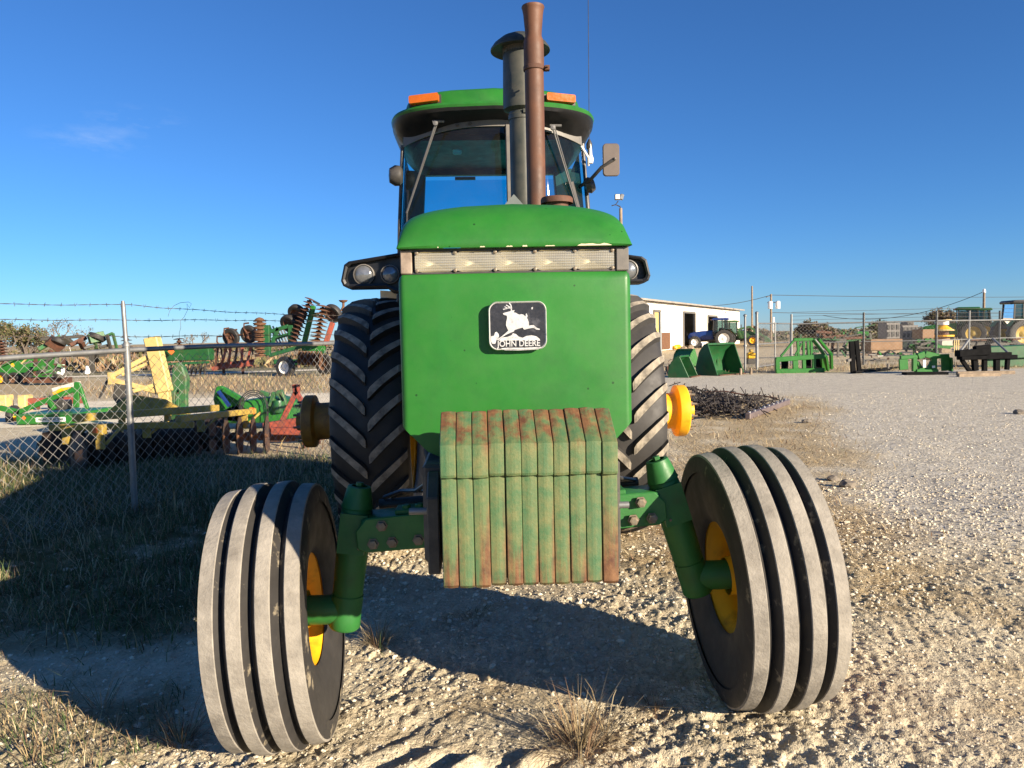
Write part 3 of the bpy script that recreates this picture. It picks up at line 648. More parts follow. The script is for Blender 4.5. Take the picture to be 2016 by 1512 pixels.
mb = MB(); mb.box((.01, 2.82, 1.86), (.5, .5, .16)); mb.box((.01, 3.06, 2.02), (.48, .13, .30), M.Rotation(rad(-8), 3, 'X')); mb.obj('driver_seat', pmat('seat_fabric', (.12, .07, .03), .9), TR, bevel=.04, seg=3)
mb = MB(); mb.tube([(.01, 2.1, 1.7), (.01, 2.32, 1.95)], .035, 10); c0 = V((.01, 2.34, 1.97)); a_, b_2, _ = frame((0, .55, .83)); mb.tube([c0 + (a_ * math.cos(t) + b_2 * math.sin(t)) * .19 for t in [2 * math.pi * i / 24 for i in range(25)]], .014, 8, False)
for i in range(3): mb.tube([c0, c0 + (a_ * math.cos(i * 2.094) + b_2 * math.sin(i * 2.094)) * .19], .01, 6)
mb.obj('steering_wheel', G['black'], TR)
# wipers
def wiper(p0, p1, blade0, blade1, name):
    mb = MB(); mb.tube([p0, p1], .006, 8); mb.tube([V(p0) + V((.012, -.004, .004)), V(p1) + V((.004, -.004, 0))], .004, 6); mb.lathe([(.016, 0), (.016, .02), (.0005, .022)], p0, (0, -1, 0), 12); mb.tube([V(p0) + V((-.02, -.01, .012)), V(p0) + V((.055, -.005, .012))], .009, 8)
    o = mb.obj('wiper', G['wiperm'], TR); mb = MB(); mb.bar(blade0, blade1, .008, .02); mb.obj('wiper_blade', G['black'], o)
wiper((-.345, 2.03, 2.80), (-.555, 2.17, 2.27), (-.545, 2.185, 2.42), (-.56, 2.185, 2.05), 'l')
wiper((.395, 2.06, 2.775), (.60, 2.17, 2.14), (.52, 2.13, 2.45), (.60, 2.185, 2.17), 'r')
# mirrors
mb = MB(); mb.prism(rrect(.053, .102, .022, 5), (.762, 2.055, 2.567), (1, 0, 0), (0, 0, 1), .022); mir = mb.obj('mirror', pmat('brown_mirror_back', (.11, .085, .07), .5, var=.15), TR, bevel=.004)  # mirror back in an even brown with slight tone variation
mb = MB(); mb.tube([(.585, 2.25, 2.44), (.64, 2.12, 2.46), (.70, 2.04, 2.52), (.782, 2.03, 2.57)], .0115, 8); mb.lathe([(.008, 0), (.008, .008), (.0005, .01)], (.782, 2.022, 2.57), (0, -1, 0), 10); mb.lathe([(.0005, -.03), (.04, -.03), (.055, 0), (.04, .03), (.0005, .03)], (.645, 2.2, 2.44), (1, 0, .3), 16); mb.obj('mirror_arm', G['black'], mir)
mb = MB(); mb.lathe([(.0005, 0), (.045, .002), (.064, .02), (.066, .05), (.045, .085), (.0005, .09)], (-.575, 2.2, 2.515), (-1, -.2, 0), 18); mb.obj('mirror', G['black'], TR)
# lamp pods beside the cab front
for s_ in (-1, 1):
    po = link('lamp_pod', None, TR, (.012 + s_ * .0, 1.75, 0))
    O = [(.55, 1.975), (.88, 1.925), (.908, 1.905), (.930, 1.81), (.918, 1.78), (.89, 1.765), (.66, 1.765), (.63, 1.738), (.55, 1.73)]
    I = [(.56, 1.955), (.865, 1.908), (.887, 1.89), (.906, 1.82), (.897, 1.798), (.88, 1.79), (.67, 1.79), (.60, 1.76), (.56, 1.76)]
    mb = MB(); n = len(O)
    mb.grid([[(s_ * x, .16, z) for x, z in O], [(s_ * x, 0, z) for x, z in O], [(s_ * x, -.006, z) for x, z in [( (a[0] + b[0]) / 2, (a[1] + b[1]) / 2) for a, b in zip(O, I)]], [(s_ * x, 0, z) for x, z in I], [(s_ * x, .045, z) for x, z in I]], False, True)
    mb.add([(s_ * x, .045, z) for x, z in I], [tuple(range(n))]); mb.add([(s_ * x, .16, z) for x, z in O], [tuple(range(n))])
    mb.obj('pod_housing', G['jet'], po)
    for x, R in ((.795, .058), (.64, .052)):
        mb = MB(); mb.lathe([(R, .044), (R, .02), (R * .93, .012), (R * .6, .002), (.0005, -.002)], (s_ * x, 0, 1.846), (0, 1, 0), 28); mb.obj('work_lamp', pmat('work_lamp_lens', (.2, .21, .22), .15, metal=.5, var=.3, vs=25), po)
        mb = MB(); mb.lathe([(R * 1.08, .05), (R * 1.08, .008), (R * .98, .006), (R * .98, .03)], (s_ * x, 0, 1.846), (0, 1, 0), 28); mb.obj('lamp_ring', G['grey'], po)
# antenna
mb = MB(); mb.tube([(.655, 2.25, 2.70), (.664, 2.24, 4.2)], .0022, 6); mb.lathe([(.012, -.06), (.012, .02), (.02, .03), (.02, .06), (.006, .09)], (.655, 2.25, 2.66), (0, 0, 1), 14); mb.obj('antenna', G['blackpaint'], TR)
mb = MB(); mb.tube([(.60, 2.23, 2.70), (.64, 2.2, 2.62), (.648, 2.25, 2.58)], .008, 6); mb.lathe([(.0005, -.03), (.016, -.03), (.022, 0), (.012, .025), (.008, .10), (.0005, .1)], (.66, 2.24, 2.62), (0, 0, 1), 12); mb.obj('antenna_base', G['whiteplain'], TR)
# fenders over the rear wheels
for s_ in (-1, 1):
    mb = MB(); rows = []
    for i in range(9):
        a = rad(72 + 60 * i / 8); rows.append([(s_ * x, 2.72 - .97 * math.cos(a), .88 + .97 * math.sin(a)) for x in (.58, .60, .72)])
    mb.grid(rows); mb.obj('fender', G['black'], TR)
# ================================================================== the ground
def hash2(i, j, s):
    n = (i * 374761393 + j * 668265263 + s * 1274126177) & 0x7fffffff
    n = ((n ^ (n >> 13)) * 1274126177) & 0x7fffffff
    return ((n ^ (n >> 16)) & 0xffff) / 65535.
def vnoise(x, y, s=0):
    i = np.floor(x).astype(np.int64); j = np.floor(y).astype(np.int64); u = x - i; v = y - j
    u = u * u * u * (u * (u * 6 - 15) + 10); v = v * v * v * (v * (v * 6 - 15) + 10)
    a = hash2(i, j, s); b = hash2(i + 1, j, s); c = hash2(i, j + 1, s); d = hash2(i + 1, j + 1, s)
    return (a + (b - a) * u) * (1 - v) + (c + (d - c) * u) * v
def fbm(x, y, oct=4, s=0, gain=.5):
    t = 0; a = 1; n = 0
    for k in range(oct):
        c, sn = math.cos(k * 1.1 + .3), math.sin(k * 1.1 + .3)
        t = t + a * vnoise((x * c - y * sn) * 2 ** k, (x * sn + y * c) * 2 ** k, s + k * 17); n += a; a *= gain
    return t / n
def sst(a, b, x):
    t = np.clip((x - a) / (b - a), 0, 1); return t * t * (3 - 2 * t)
def base_h(x, y):
    return .062 * np.clip(x, -1.5, 1.5) * sst(7.5, 4.2, y) + .05 * (fbm(x * .12 + 9, y * .12, 2, 5) - .5) * sst(6, 14, y) * sst(60, 30, y)
def masks(x, y):
    w = (fbm(x * .55, y * .55, 4, 3) - .5) * 2; w2 = (fbm(x * 2.1, y * 2.1, 3, 8) - .5) * 2
    left = sst(-.9, -1.7, x + .35 * w - .06 * (y - 4))
    grass = left * sst(3.9, 4.7, y + .8 * w) * sst(10.5, 9.0, y + 1.0 * w) * sst(-.75, -.1, w2 + .25 * w + .35)
    far = sst(-.0, 3, -x - (-.22 * (y - 20)) + 3 * w) * sst(20, 23, y + 2 * w) * sst(34, 31, y + w) * .8 * (1 - sst(36, 37, y))
    fargreen = sst(33, 35, y + w) * sst(60, 44, y) * sst(2, -2, x) * .8
    nearleft = sst(-1.0, -1.6, x + .2 * w) * sst(4.6, 3.4, y) * sst(-.2, .5, w2 + w * .5) * .55
    green = np.clip(grass + fargreen + nearleft * .8, 0, 1)
    edge = .95 + .34 * (y - 2.2)                                   # straw verge left of the gravel track
    verge = sst(-1.2, 0, x - edge + .9 + .7 * w) * sst(1.1, .2, x - edge + .6 * w) * sst(3.0, 4.6, y + w) * sst(19, 14, y)
    straw = verge * sst(-.5, .35, w2 + .3) * .85
    straw = straw + .6 * sst(.1, .6, w2 + .6 * w) * sst(9, 3, y) * sst(3.2, 2.2, x)
    base_strip = sst(25.6, 26.6, y + .5 * w) * sst(32, 30, y) * sst(3, 5, x) * .75
    yard = sst(9.2, 10, y) * sst(-1.5, -2.5, x) * sst(11.4, 10.2, y + .6 * w) * .5
    beyond = sst(31, 34, y) * sst(3, 5, x) * .4 + sst(60, 75, y) * .9
    straw = np.clip(straw + far + base_strip + yard + beyond, 0, 1) * (1 - green)
    gravel = sst(-.5, .9, x - edge + .5 * w) * sst(3.8, 5.5, y) * sst(28, 26, y) + sst(15, 17, y) * sst(27, 25, y) * sst(3, 5, x)
    gravel = np.clip(gravel, 0, 1) * (1 - np.clip(straw, 0, 1))
    return np.clip(green, 0, 1), np.clip(straw, 0, 1), np.clip(gravel, 0, 1)
FDIR = V((gnd(1050, 1380) - gnd(770, 1500))); FDIR.z = 0; FDIR.normalize()
def height(x, y, fine=True):
    z = base_h(x, y)
    if fine:
        k = sst(16, 5, y) * sst(-8, -5, x) * sst(9, 6, x)
        g, st, gr = masks(x, y)
        rough = (.30 + .8 * sst(.4, .62, fbm(x * .9, y * .9, 3, 41))) * (1 - .5 * sst(.7, 1.5, x))
        z = z + k * (.055 * (fbm(x * 1.6, y * 1.6, 3, 11) - .5) + rough * (.030 * (fbm(x * 7, y * 7, 4, 21, .55) - .5) + .024 * (1 - 2 * np.abs(fbm(x * 17, y * 17, 3, 31) - .5) - .75)))
        z = z + k * (.4 + rough) * .016 * (fbm(x * 38, y * 38, 3, 55, .65) - .5)
        u = x * FDIR.x + y * FDIR.y; v = -x * FDIR.y + y * FDIR.x + .05 * (fbm(x * 3, y * 3, 2, 66) - .5)
        fm = np.exp(-((x + .08) / .42) ** 2 - ((y - 2.42) / .36) ** 2)
        z = z + fm * .017 * np.sin(v * 2 * math.pi / .14 + 5 * fbm(x * 1.6, y * 1.6, 2, 71)) * (2.2 * sst(.35, .7, fbm(x * 4, y * 4, 2, 77)))
        # tyre prints on the gravel track to the right
        tx = x - (1.55 + .30 * (y - 4.0)); tm = sst(.30, .2, np.abs(tx)) * sst(3.6, 4.4, y) * sst(8.8, 7.2, y)
        z = z - tm * (.006 + .013 * (np.sin((y + .6 * np.abs(tx)) * 2 * math.pi / .145) > .1))
    return z
def hz(x, y): return float(height(np.array([x]), np.array([y]), True)[0])
def axis(a, b, c, step, grow, far):
    xs = list(np.arange(a, b, step)); d = step; x = xs[-1]
    while x < far: d *= grow; x += d; xs.append(x)
    d = step; x = xs[0]; lo = []
    while x > -far: d *= grow; x -= d; lo.append(x)
    return np.array(lo[::-1] + xs)
gx = axis(-2.5, 2.7, 0, .0088, 1.05, 2600)
ys = [-40, -20, -10, -5, -2, 0, .6, .9, 1.1]; y = 1.2
while y < 3500:
    ys.append(y); y += max(.0068, min(.0018 * y * y, .075 * y))
ys.append(3500); gy = np.array(ys)
GX, GY = np.meshgrid(gx, gy); fx, fy = GX.ravel(), GY.ravel()
fz = height(fx, fy)
nx_, ny_ = len(gx), len(gy)
idx = np.arange(nx_ * ny_).reshape(ny_, nx_)
quads = np.stack([idx[:-1, :-1], idx[:-1, 1:], idx[1:, 1:], idx[1:, :-1]], -1).reshape(-1, 4)
def fast_mesh(name, co, faces, mats, smooth=True, mi=None):
    me = bpy.data.meshes.new(name); n = faces.shape[1]
    me.vertices.add(len(co)); me.vertices.foreach_set('co', np.ascontiguousarray(co, dtype=np.float32).ravel())
    me.loops.add(faces.size); me.loops.foreach_set('vertex_index', faces.astype(np.int32).ravel())
    me.polygons.add(len(faces)); me.polygons.foreach_set('loop_start', (np.arange(len(faces)) * n).astype(np.int32))
    me.polygons.foreach_set('use_smooth', np.full(len(faces), smooth))
    for m in (mats if isinstance(mats, (list, tuple)) else [mats]): me.materials.append(m)
    if mi is not None: me.polygons.foreach_set('material_index', mi.astype(np.int32))
    me.update(calc_edges=True); return me
def groundmat():
    m, N, L, P = nodes('caliche_ground')
    geo = N.new('ShaderNodeNewGeometry').outputs['Position']
    def attr(n):
        a = N.new('ShaderNodeAttribute'); a.attribute_name = n; return a.outputs['Fac']
    n1 = noise(N, L, geo, 1.3, 5); n2 = noise(N, L, geo, 14, 6, .65); n3 = noise(N, L, geo, 70, 4, .7); n4 = noise(N, L, geo, 5, 6, .7)
    vo = N.new('ShaderNodeTexVoronoi'); vo.inputs['Scale'].default_value = 34; L.new(geo, vo.inputs['Vector'])
    c = mixc(N, L, ramp(N, L, n2, [(.3, 0), (.7, 1)]), (0.509, 0.435, 0.298), (0.7, 0.617, 0.44))
    c = mixc(N, L, ramp(N, L, n4, [(.44, 0), (.66, .6)]), c, (0.382, 0.295, 0.184))
    c = mixc(N, L, ramp(N, L, n3, [(.32, .45), (.5, 0)]), c, (0.35, 0.29, 0.195))
    c = mixc(N, L, ramp(N, L, n1, [(.45, 0), (.7, .3)]), c, (0.572, 0.494, 0.338))
    gv = mixc(N, L, vo.outputs['Color'], (0.488, 0.44, 0.338), (0.7, 0.644, 0.503))
    gv = mixc(N, L, ramp(N, L, vo.outputs['Distance'], [(.3, 0), (.75, .55)]), gv, (0.297, 0.257, 0.195))
    gv = mixc(N, L, ramp(N, L, n4, [(.4, 0), (.7, .45)]), gv, (0.53, 0.472, 0.349))
    n5 = noise(N, L, geo, 9, 5, .75); n6 = noise(N, L, geo, 24, 4, .75)
    n7 = noise(N, L, geo, 3.2, 8, .8); gv = mixc(N, L, ramp(N, L, n7, [(.38, .75), (.5, 0)]), gv, (.33, .29, .23)); gv = mixc(N, L, ramp(N, L, n7, [(.55, 0), (.68, .6)]), gv, (.78, .72, .6))  # dark gravel patches stand for small stone shadows, put into the colour
    gv = mixc(N, L, ramp(N, L, n5, [(.36, .7), (.5, 0)]), gv, (0.318, 0.289, 0.244))
    gv = mixc(N, L, ramp(N, L, n6, [(.52, 0), (.66, .8)]), gv, (0.827, 0.785, 0.708))
    c = mixc(N, L, attr('gravel'), c, gv)
    sw = mixc(N, L, ramp(N, L, n3, [(.35, 0), (.65, 1)]), (0.265, 0.178, 0.0871), (0.498, 0.387, 0.215))
    sf = N.new('ShaderNodeMath'); sf.operation = 'MULTIPLY'; L.new(attr('straw'), sf.inputs[0]); L.new(ramp(N, L, n2, [(.25, .45), (.55, 1)]), sf.inputs[1])
    c = mixc(N, L, sf.outputs[0], c, sw)
    gr = mixc(N, L, ramp(N, L, n3, [(.35, 0), (.7, 1)]), (0.053, 0.0622, 0.0226), (0.17, 0.15, 0.0615))
    gf = N.new('ShaderNodeMath'); gf.operation = 'MULTIPLY'; L.new(attr('green'), gf.inputs[0]); L.new(ramp(N, L, n4, [(.3, .6), (.55, 1)]), gf.inputs[1])
    c = mixc(N, L, gf.outputs[0], c, gr)
    L.new(c, P.inputs['Base Color']); P.inputs['Roughness'].default_value = .95; P.inputs['Specular IOR Level'].default_value = .15
    ad = N.new('ShaderNodeMath'); ad.operation = 'MULTIPLY_ADD'; L.new(n3, ad.inputs[0]); ad.inputs[1].default_value = .5; a2 = N.new('ShaderNodeMath'); L.new(n2, a2.inputs[0]); L.new(n5, a2.inputs[1]); L.new(a2.outputs[0], ad.inputs[2])
    b = N.new('ShaderNodeBump'); b.inputs['Strength'].default_value = .75; b.inputs['Distance'].default_value = .03; L.new(ad.outputs[0], b.inputs['Height'])
    b2 = N.new('ShaderNodeBump'); b2.inputs['Strength'].default_value = .5; b2.inputs['Distance'].default_value = .012; b2.invert = True
    L.new(vo.outputs['Distance'], b2.inputs['Height']); L.new(b.outputs[0], b2.inputs['Normal']); L.new(b2.outputs[0], P.inputs['Normal'])
    return m
G['ground'] = groundmat()
me = fast_mesh('ground', np.stack([fx, fy, fz], -1), quads, G['ground'])
mg, ms, mr = masks(fx, fy)
for n, a in (('green', mg), ('straw', ms), ('gravel', mr)):
    at_ = me.attributes.new(n, 'FLOAT', 'POINT'); at_.data.foreach_set('value', a.astype(np.float32))
struct(link('ground', me))
def road(name, pts, w, label):
    rows = []; n = len(pts)
    for k in range(n * 6 - 5):
        t = k / 6; i = min(int(t), n - 2); f = t - i; p = pts[i] * (1 - f) + pts[i + 1] * f; d = (pts[i + 1] - pts[i]).normalized(); s = V((-d.y, d.x, 0))
        a = p + s * (w / 2 + .5 * (vnoise(np.array([k * .9]), np.array([1.]), 4)[0] - .5)); b = p - s * (w / 2 + .5 * (vnoise(np.array([k * .9]), np.array([5.]), 9)[0] - .5))
        rows.append([(q.x, q.y, float(base_h(np.array([q.x]), np.array([q.y]))[0]) + .006) for q in (a, a * .75 + b * .25, p, a * .25 + b * .75, b)])
    mb = MB(); mb.grid(rows); o = mb.obj(name, G['road']); struct(o); o['label'] = label
G['road'] = pmat('packed_white_caliche', (.74, .66, .50), .95, var=.12, vs=1.2, dirt=(.5, .42, .3), damt=.6, ds=2.5, dlo=.5, bump=.4, bs=25, spec=.1)
road('dirt_road', [V((-26, 15.5, 0)), V((-14, 16.2, 0)), V((-8, 17.2, 0)), V((-3, 19, 0)), V((1, 22, 0))], 6.2, 'pale caliche road behind the fence at left')
road('dirt_track', [V((-22, 35.6, 0)), V((-15, 36.8, 0)), V((-9, 38.6, 0)), V((-4, 41, 0))], 1.8, 'narrow pale track beside the far row of machines')

# ---- loose stones and clods (uncountable)
def ico(sub):
    bm = bmesh.new(); bmesh.ops.create_icosphere(bm, subdivisions=sub, radius=1)
    v = np.array([p.co[:] for p in bm.verts]); f = np.array([[q.index for q in p.verts] for p in bm.faces]); bm.free(); return v, f
def scatter_stones(name, pos, size, sub, mats, seed, flat=.6, smooth=False):
    rs = np.random.RandomState(seed); v, f = ico(sub); n = len(pos)
    a = rs.rand(n) * 6.283; ca, sa = np.cos(a), np.sin(a)
    sc = np.stack([rs.uniform(.7, 1.35, n), rs.uniform(.6, 1.0, n), rs.uniform(.45, .85, n) * flat / .6], -1) * size[:, None]
    P = v[None] * (1 + rs.uniform(-.28, .28, (n, len(v), 1))) * sc[:, None]
    X = P[..., 0] * ca[:, None] - P[..., 1] * sa[:, None]; Y = P[..., 0] * sa[:, None] + P[..., 1] * ca[:, None]
    co = np.stack([X + pos[:, None, 0], Y + pos[:, None, 1], P[..., 2] + pos[:, None, 2]], -1).reshape(-1, 3)
    fa = (f[None] + (np.arange(n) * len(v))[:, None, None]).reshape(-1, 3)
    mi = np.repeat(rs.randint(0, len(mats), n), len(f))
    return struct(link(name, fast_mesh(name, co, fa, mats, smooth, mi)), 'stuff')
STONE = [pmat('pale_stone', (.66, .59, .45), .9, var=.15, vs=20), pmat('tan_stone', (.54, .46, .33), .9, var=.2, vs=20), pmat('grey_stone', (.50, .46, .37), .9, var=.2, vs=20)]
rs = np.random.RandomState(5)
def near_points(n, y0, y1, x0=-.75, x1=.75, pw=1.6):
    y = y0 + (y1 - y0) * rs.rand(n) ** pw; x = (x0 + (x1 - x0) * rs.rand(n)) * y; return x, y
x, y = near_points(46000, 1.75, 7.5); keep = rs.rand(len(x)) < .35 + .65 * fbm(x * 1.2, y * 1.2, 2, 90) - .6 * masks(x, y)[0]; x, y = x[keep], y[keep]
sz = (.0024 + .0065 * rs.rand(len(x)) ** 4.0) * np.clip(y / 2.4, 1, 2.2)
scatter_stones('pebbles', np.stack([x, y, height(x, y) + sz * .1], -1), sz, 1, STONE, 1)['label'] = 'small loose pebbles strewn over the pale ground'
x, y = near_points(3600, 1.9, 8.5, -.7, .75, 1.3); keep = rs.rand(len(x)) < 1.15 * sst(.42, .66, fbm(x * .9, y * .9, 3, 41)) + .1 - .6 * masks(x, y)[0]; x, y = x[keep], y[keep]
sz = (.005 + .016 * rs.rand(len(x)) ** 3) * np.where(x > .9, .5, 1)
scatter_stones('clods', np.stack([x, y, height(x, y) - sz * .1], -1), sz, 2, STONE[:2], 2, .55, False)['label'] = 'broken clods of pale caliche on the ground'
x = rs.uniform(1.2, 14, 26000); y = 4.5 + 13 * rs.rand(26000) ** 1.3; keep = rs.rand(len(x)) < masks(x, y)[2]; x, y = x[keep], y[keep]
sz = .0045 + .011 * rs.rand(len(x)) ** 3
scatter_stones('gravel', np.stack([x, y, height(x, y) + sz * .1], -1), sz, 1, STONE, 3)['label'] = 'grey gravel spread over the track at right'

# ---- dry straw litter and grass (uncountable)
GRASS = [pmat('dry_grass', (.36, .27, .14), .9, var=.25, vs=3), pmat('brown_grass', (.20, .125, .07), .9, var=.25, vs=3), pmat('green_grass', (.07, .105, .03), .8, var=.3, vs=3), pmat('pale_straw', (.5, .41, .25), .9, var=.2, vs=3)]
def blades(pos, length, lean, width, seed, probs, curl=.5):
    r_ = np.random.RandomState(seed); n = len(pos); a = r_.rand(n) * 6.283
    d = np.stack([np.cos(a), np.sin(a), np.zeros(n)], -1); s = np.stack([-np.sin(a), np.cos(a), np.zeros(n)], -1)
    up = np.array([0, 0, 1.])
    def pt(t):
        ang = lean * (1 + curl * t); return pos + (d * np.sin(ang)[:, None] + up * np.cos(ang)[:, None]) * (length * t)[:, None]
    p0, p1, p2 = pos, pt(.55), pt(1.0)
    w = width[:, None] * s
    co = np.stack([p0 - w, p0 + w, p1 - w * .8, p1 + w * .8, p2], 1).reshape(-1, 3); b = np.arange(n)[:, None] * 5
    tri = np.concatenate([b + [0, 1, 3], b + [0, 3, 2], b + [2, 3, 4]], 1).reshape(-1, 3)
    mi = np.repeat(r_.choice(len(probs), n, p=probs), 3)
    return co, tri, mi
def stuff_blades(name, label, sets):
    C, F, I = [], [], []; n = 0
    for co, tri, mi in sets: C.append(co); F.append(tri + n); I.append(mi); n += len(co)
    o = struct(link(name, fast_mesh(name, np.concatenate(C), np.concatenate(F), GRASS, True, np.concatenate(I))), 'stuff'); o['label'] = label; return o
def bl(x, y, l0, l1, lean0, lean1, w, seed, probs, curl=.5):
    r_ = np.random.RandomState(seed + 99); n = len(x); z = height(x, y) - .004
    return blades(np.stack([x, y, z], -1), r_.uniform(l0, l1, n), r_.uniform(lean0, lean1, n), r_.uniform(w * .6, w * 1.2, n), seed, probs, curl)
sets = []
x = rs.uniform(-7, -.9, 110000); y = rs.uniform(3.6, 9.8, 110000); k = rs.rand(110000) < masks(x, y)[0] * (.35 + .65 * (fbm(x * 1.7, y * 1.7, 2, 12) > .45)); x, y = x[k], y[k]
sets.append(bl(x, y, .05, .17, .1, 1.0, .003, 1, [.14, .13, .66, .07], 1.3))
x = rs.uniform(-7, -2.2, 9000); y = rs.uniform(5.2, 10, 9000); d_ = np.abs((x + 3.32) - .56 * (y - 6.6)); k = (rs.rand(9000) < np.exp(-d_ * 3.0) * .9); x, y = x[k], y[k]
sets.append(bl(x, y, .15, .42, .05, .8, .0028, 2, [.42, .28, .12, .18], 1.4))
x, y = near_points(30000, 1.8, 5.0, -.75, -.28, 1.2); k = rs.rand(len(x)) < masks(x, y)[0] * .8 * (fbm(x * 3, y * 3, 2, 13) > .48); x, y = x[k], y[k]
sets.append(bl(x, y, .03, .09, .2, 1.1, .002, 3, [.3, .15, .45, .1]))
stuff_blades('grass', 'rough grass growing along the chain link fence', sets)
sets = []
x, y = near_points(26000, 1.8, 8, -.75, .75, 1.5); k = rs.rand(len(x)) < .10 + .75 * masks(x, y)[1]; x, y = x[k], y[k]
sets.append(bl(x, y, .02, .09, 1.25, 1.62, .0013, 4, [.35, .35, .0, .30], .05))
x = rs.uniform(.3, 7, 26000); y = rs.uniform(4.5, 17, 26000); k = rs.rand(26000) < masks(x, y)[1] * .8; x, y = x[k], y[k]
sets.append(bl(x, y, .05, .14, .5, 1.5, .004, 5, [.42, .33, .02, .23], .3))
x = rs.uniform(-14, -1.5, 12000); y = rs.uniform(10, 33, 12000); k = rs.rand(12000) < masks(x, y)[1]; x, y = x[k], y[k]
sets.append(bl(x, y, .1, .3, .2, 1.0, .008, 6, [.4, .4, .1, .1], .3))
x = rs.uniform(4, 34, 12000); y = rs.uniform(25.5, 34, 12000); k = rs.rand(12000) < masks(x, y)[1]; x, y = x[k], y[k]
sets.append(bl(x, y, .08, .26, .2, 1.2, .008, 7, [.4, .35, .1, .15], .3))
stuff_blades('straw_litter', 'dry straw and dead grass lying on the ground', sets)
def tuft(px, py, n, l0, l1, spread, label, seed, probs, z=None, lean=(.15, 1.05)):
    p = gnd(px, py, 0); p = gnd(px, py, hz(p.x, p.y)); r_ = np.random.RandomState(seed)
    a = r_.rand(n) * 6.283; q = spread * r_.rand(n) ** 1.3; x = p.x + q * np.cos(a); y = p.y + q * np.sin(a)
    co, tri, mi = blades(np.stack([x, y, height(x, y) - .006], -1), r_.uniform(l0, l1, n), r_.uniform(lean[0], lean[1], n), r_.uniform(.0009, .0021, n), seed, probs, 1.25)
    co = co - np.array([p.x, p.y, p.z])
    o = link('dry_grass_tuft', fast_mesh('dry_grass_tuft', co, tri, GRASS, True, mi), None, p); tag(o, label, 'grass tuft', 'dry grass tufts')
tuft(1140, 1470, 380, .08, .27, .10, 'largest dry grass tuft, between the front wheels towards the right tyre', 1, [.35, .5, .0, .15])
tuft(1190, 1440, 60, .12, .30, .05, 'wispy pale stalks leaning right behind the largest dry tuft', 11, [.5, .2, .0, .3], lean=(.4, 1.0))
tuft(745, 1270, 240, .07, .20, .07, 'dry grass tuft right beside the inside of the left front tyre', 2, [.4, .25, .05, .3])
tuft(355, 1455, 220, .06, .24, .08, 'dry grass tuft just left of the left front tyre, near the shadow edge', 3, [.4, .3, .15, .15])
tuft(200, 1400, 60, .10, .30, .05, 'thin tall dry stalks at lower left, in sunlight', 4, [.5, .2, .1, .2], lean=(.2, .9))
tuft(60, 1490, 120, .04, .14, .12, 'low green and dry tuft in the bottom left corner', 5, [.3, .2, .4, .1])
tuft(1290, 1395, 90, .03, .09, .07, 'small reddish dry tuft just left of the right front tyre base', 6, [.1, .85, 0, .05])
tuft(1690, 1060, 200, .05, .14, .13, 'brown dead grass mat immediately right of the right front tyre', 7, [.3, .6, 0, .1], lean=(.6, 1.4))
tuft(1790, 1035, 200, .05, .14, .16, 'brown dead grass mat farther right of the right front tyre', 8, [.35, .5, 0, .15], lean=(.6, 1.4))
tuft(930, 1215, 120, .04, .11, .12, 'dark low tuft in the shadow under the front weights', 9, [.2, .5, .25, .05], lean=(.4, 1.3))
# ================================================================== helpers for yard things
class TH:
    def __init__(s, name, label, cat, base, group=None):
        s.b = V(base); s.o = thing(name, label, cat, s.b, 0, group)
    def part(s, name, mb, mat, parent=None, **k):
        b = s.b; mb.v = [tuple(V(p) - b) for p in mb.v]; return mb.obj(name, mat, parent or s.o, **k)
    def ref(s, name, me, p, d=None, parent=None, roll=0, sc=1):
        o = link(name, me, parent or s.o, V(p) - s.b)
        if d is not None: o.rotation_euler = V(d).to_track_quat('Z', 'Y').to_euler()
        o.scale = (sc,) * 3; return o
def G0(px, py): 
    p = gnd(px, py); return gnd(px, py, float(base_h(np.array([p.x]), np.array([p.y]))[0]))
def disc_mesh(R, mat, dish=.18, n=22, notch=0):
    mb = MB(); rows = []
    for r, h in ((.12, dish * .98), (.5, dish * .75), (1, 0)):
        rows.append([(R * r * math.cos(2 * math.pi * j / n) * (1 - notch * (j % 2) * (r == 1)), R * r * math.sin(2 * math.pi * j / n) * (1 - notch * (j % 2) * (r == 1)), -h * R) for j in range(n)])
    mb.grid(rows, True, True); mb.add([(p[0], p[1], p[2]) for p in rows[0]], [tuple(range(n))])
    mb.grid([[(x, y, z - .012) for x, y, z in r_] for r_ in rows], True, True)
    return mb.mesh('disc', mat)
DISC = disc_mesh(.30, G['dishsteel']); DISCB = disc_mesh(.28, G['cast'], notch=.12); DISCN = disc_mesh(.28, G['dishsteel'], notch=.16); DISCX = disc_mesh(.27, G['rustlight'], .62); DISCR = disc_mesh(.27, G['rust']); DISCO = disc_mesh(.29, G['rustlight'])
def gang(t, p, q, n, me, r=.025, mat=None, sc=1):
    p, q = V(p), V(q); mb = MB(); mb.tube([p, q], r, 8); 
    for i in range(n - 1):
        c = p + (q - p) * ((i + .5) / (n - 1)); d = (q - p).normalized(); mb.lathe([(r * 1.2, -.05), (r * 2.4, -.02), (r * 2.4, .02), (r * 1.2, .05)], c, d, 10)
    t.part('gang_axle', mb, mat or G['rust'])
    for i in range(n): t.ref('disc', me, p + (q - p) * (i / (n - 1)), q - p, sc=sc * rnd.uniform(.96, 1.03))
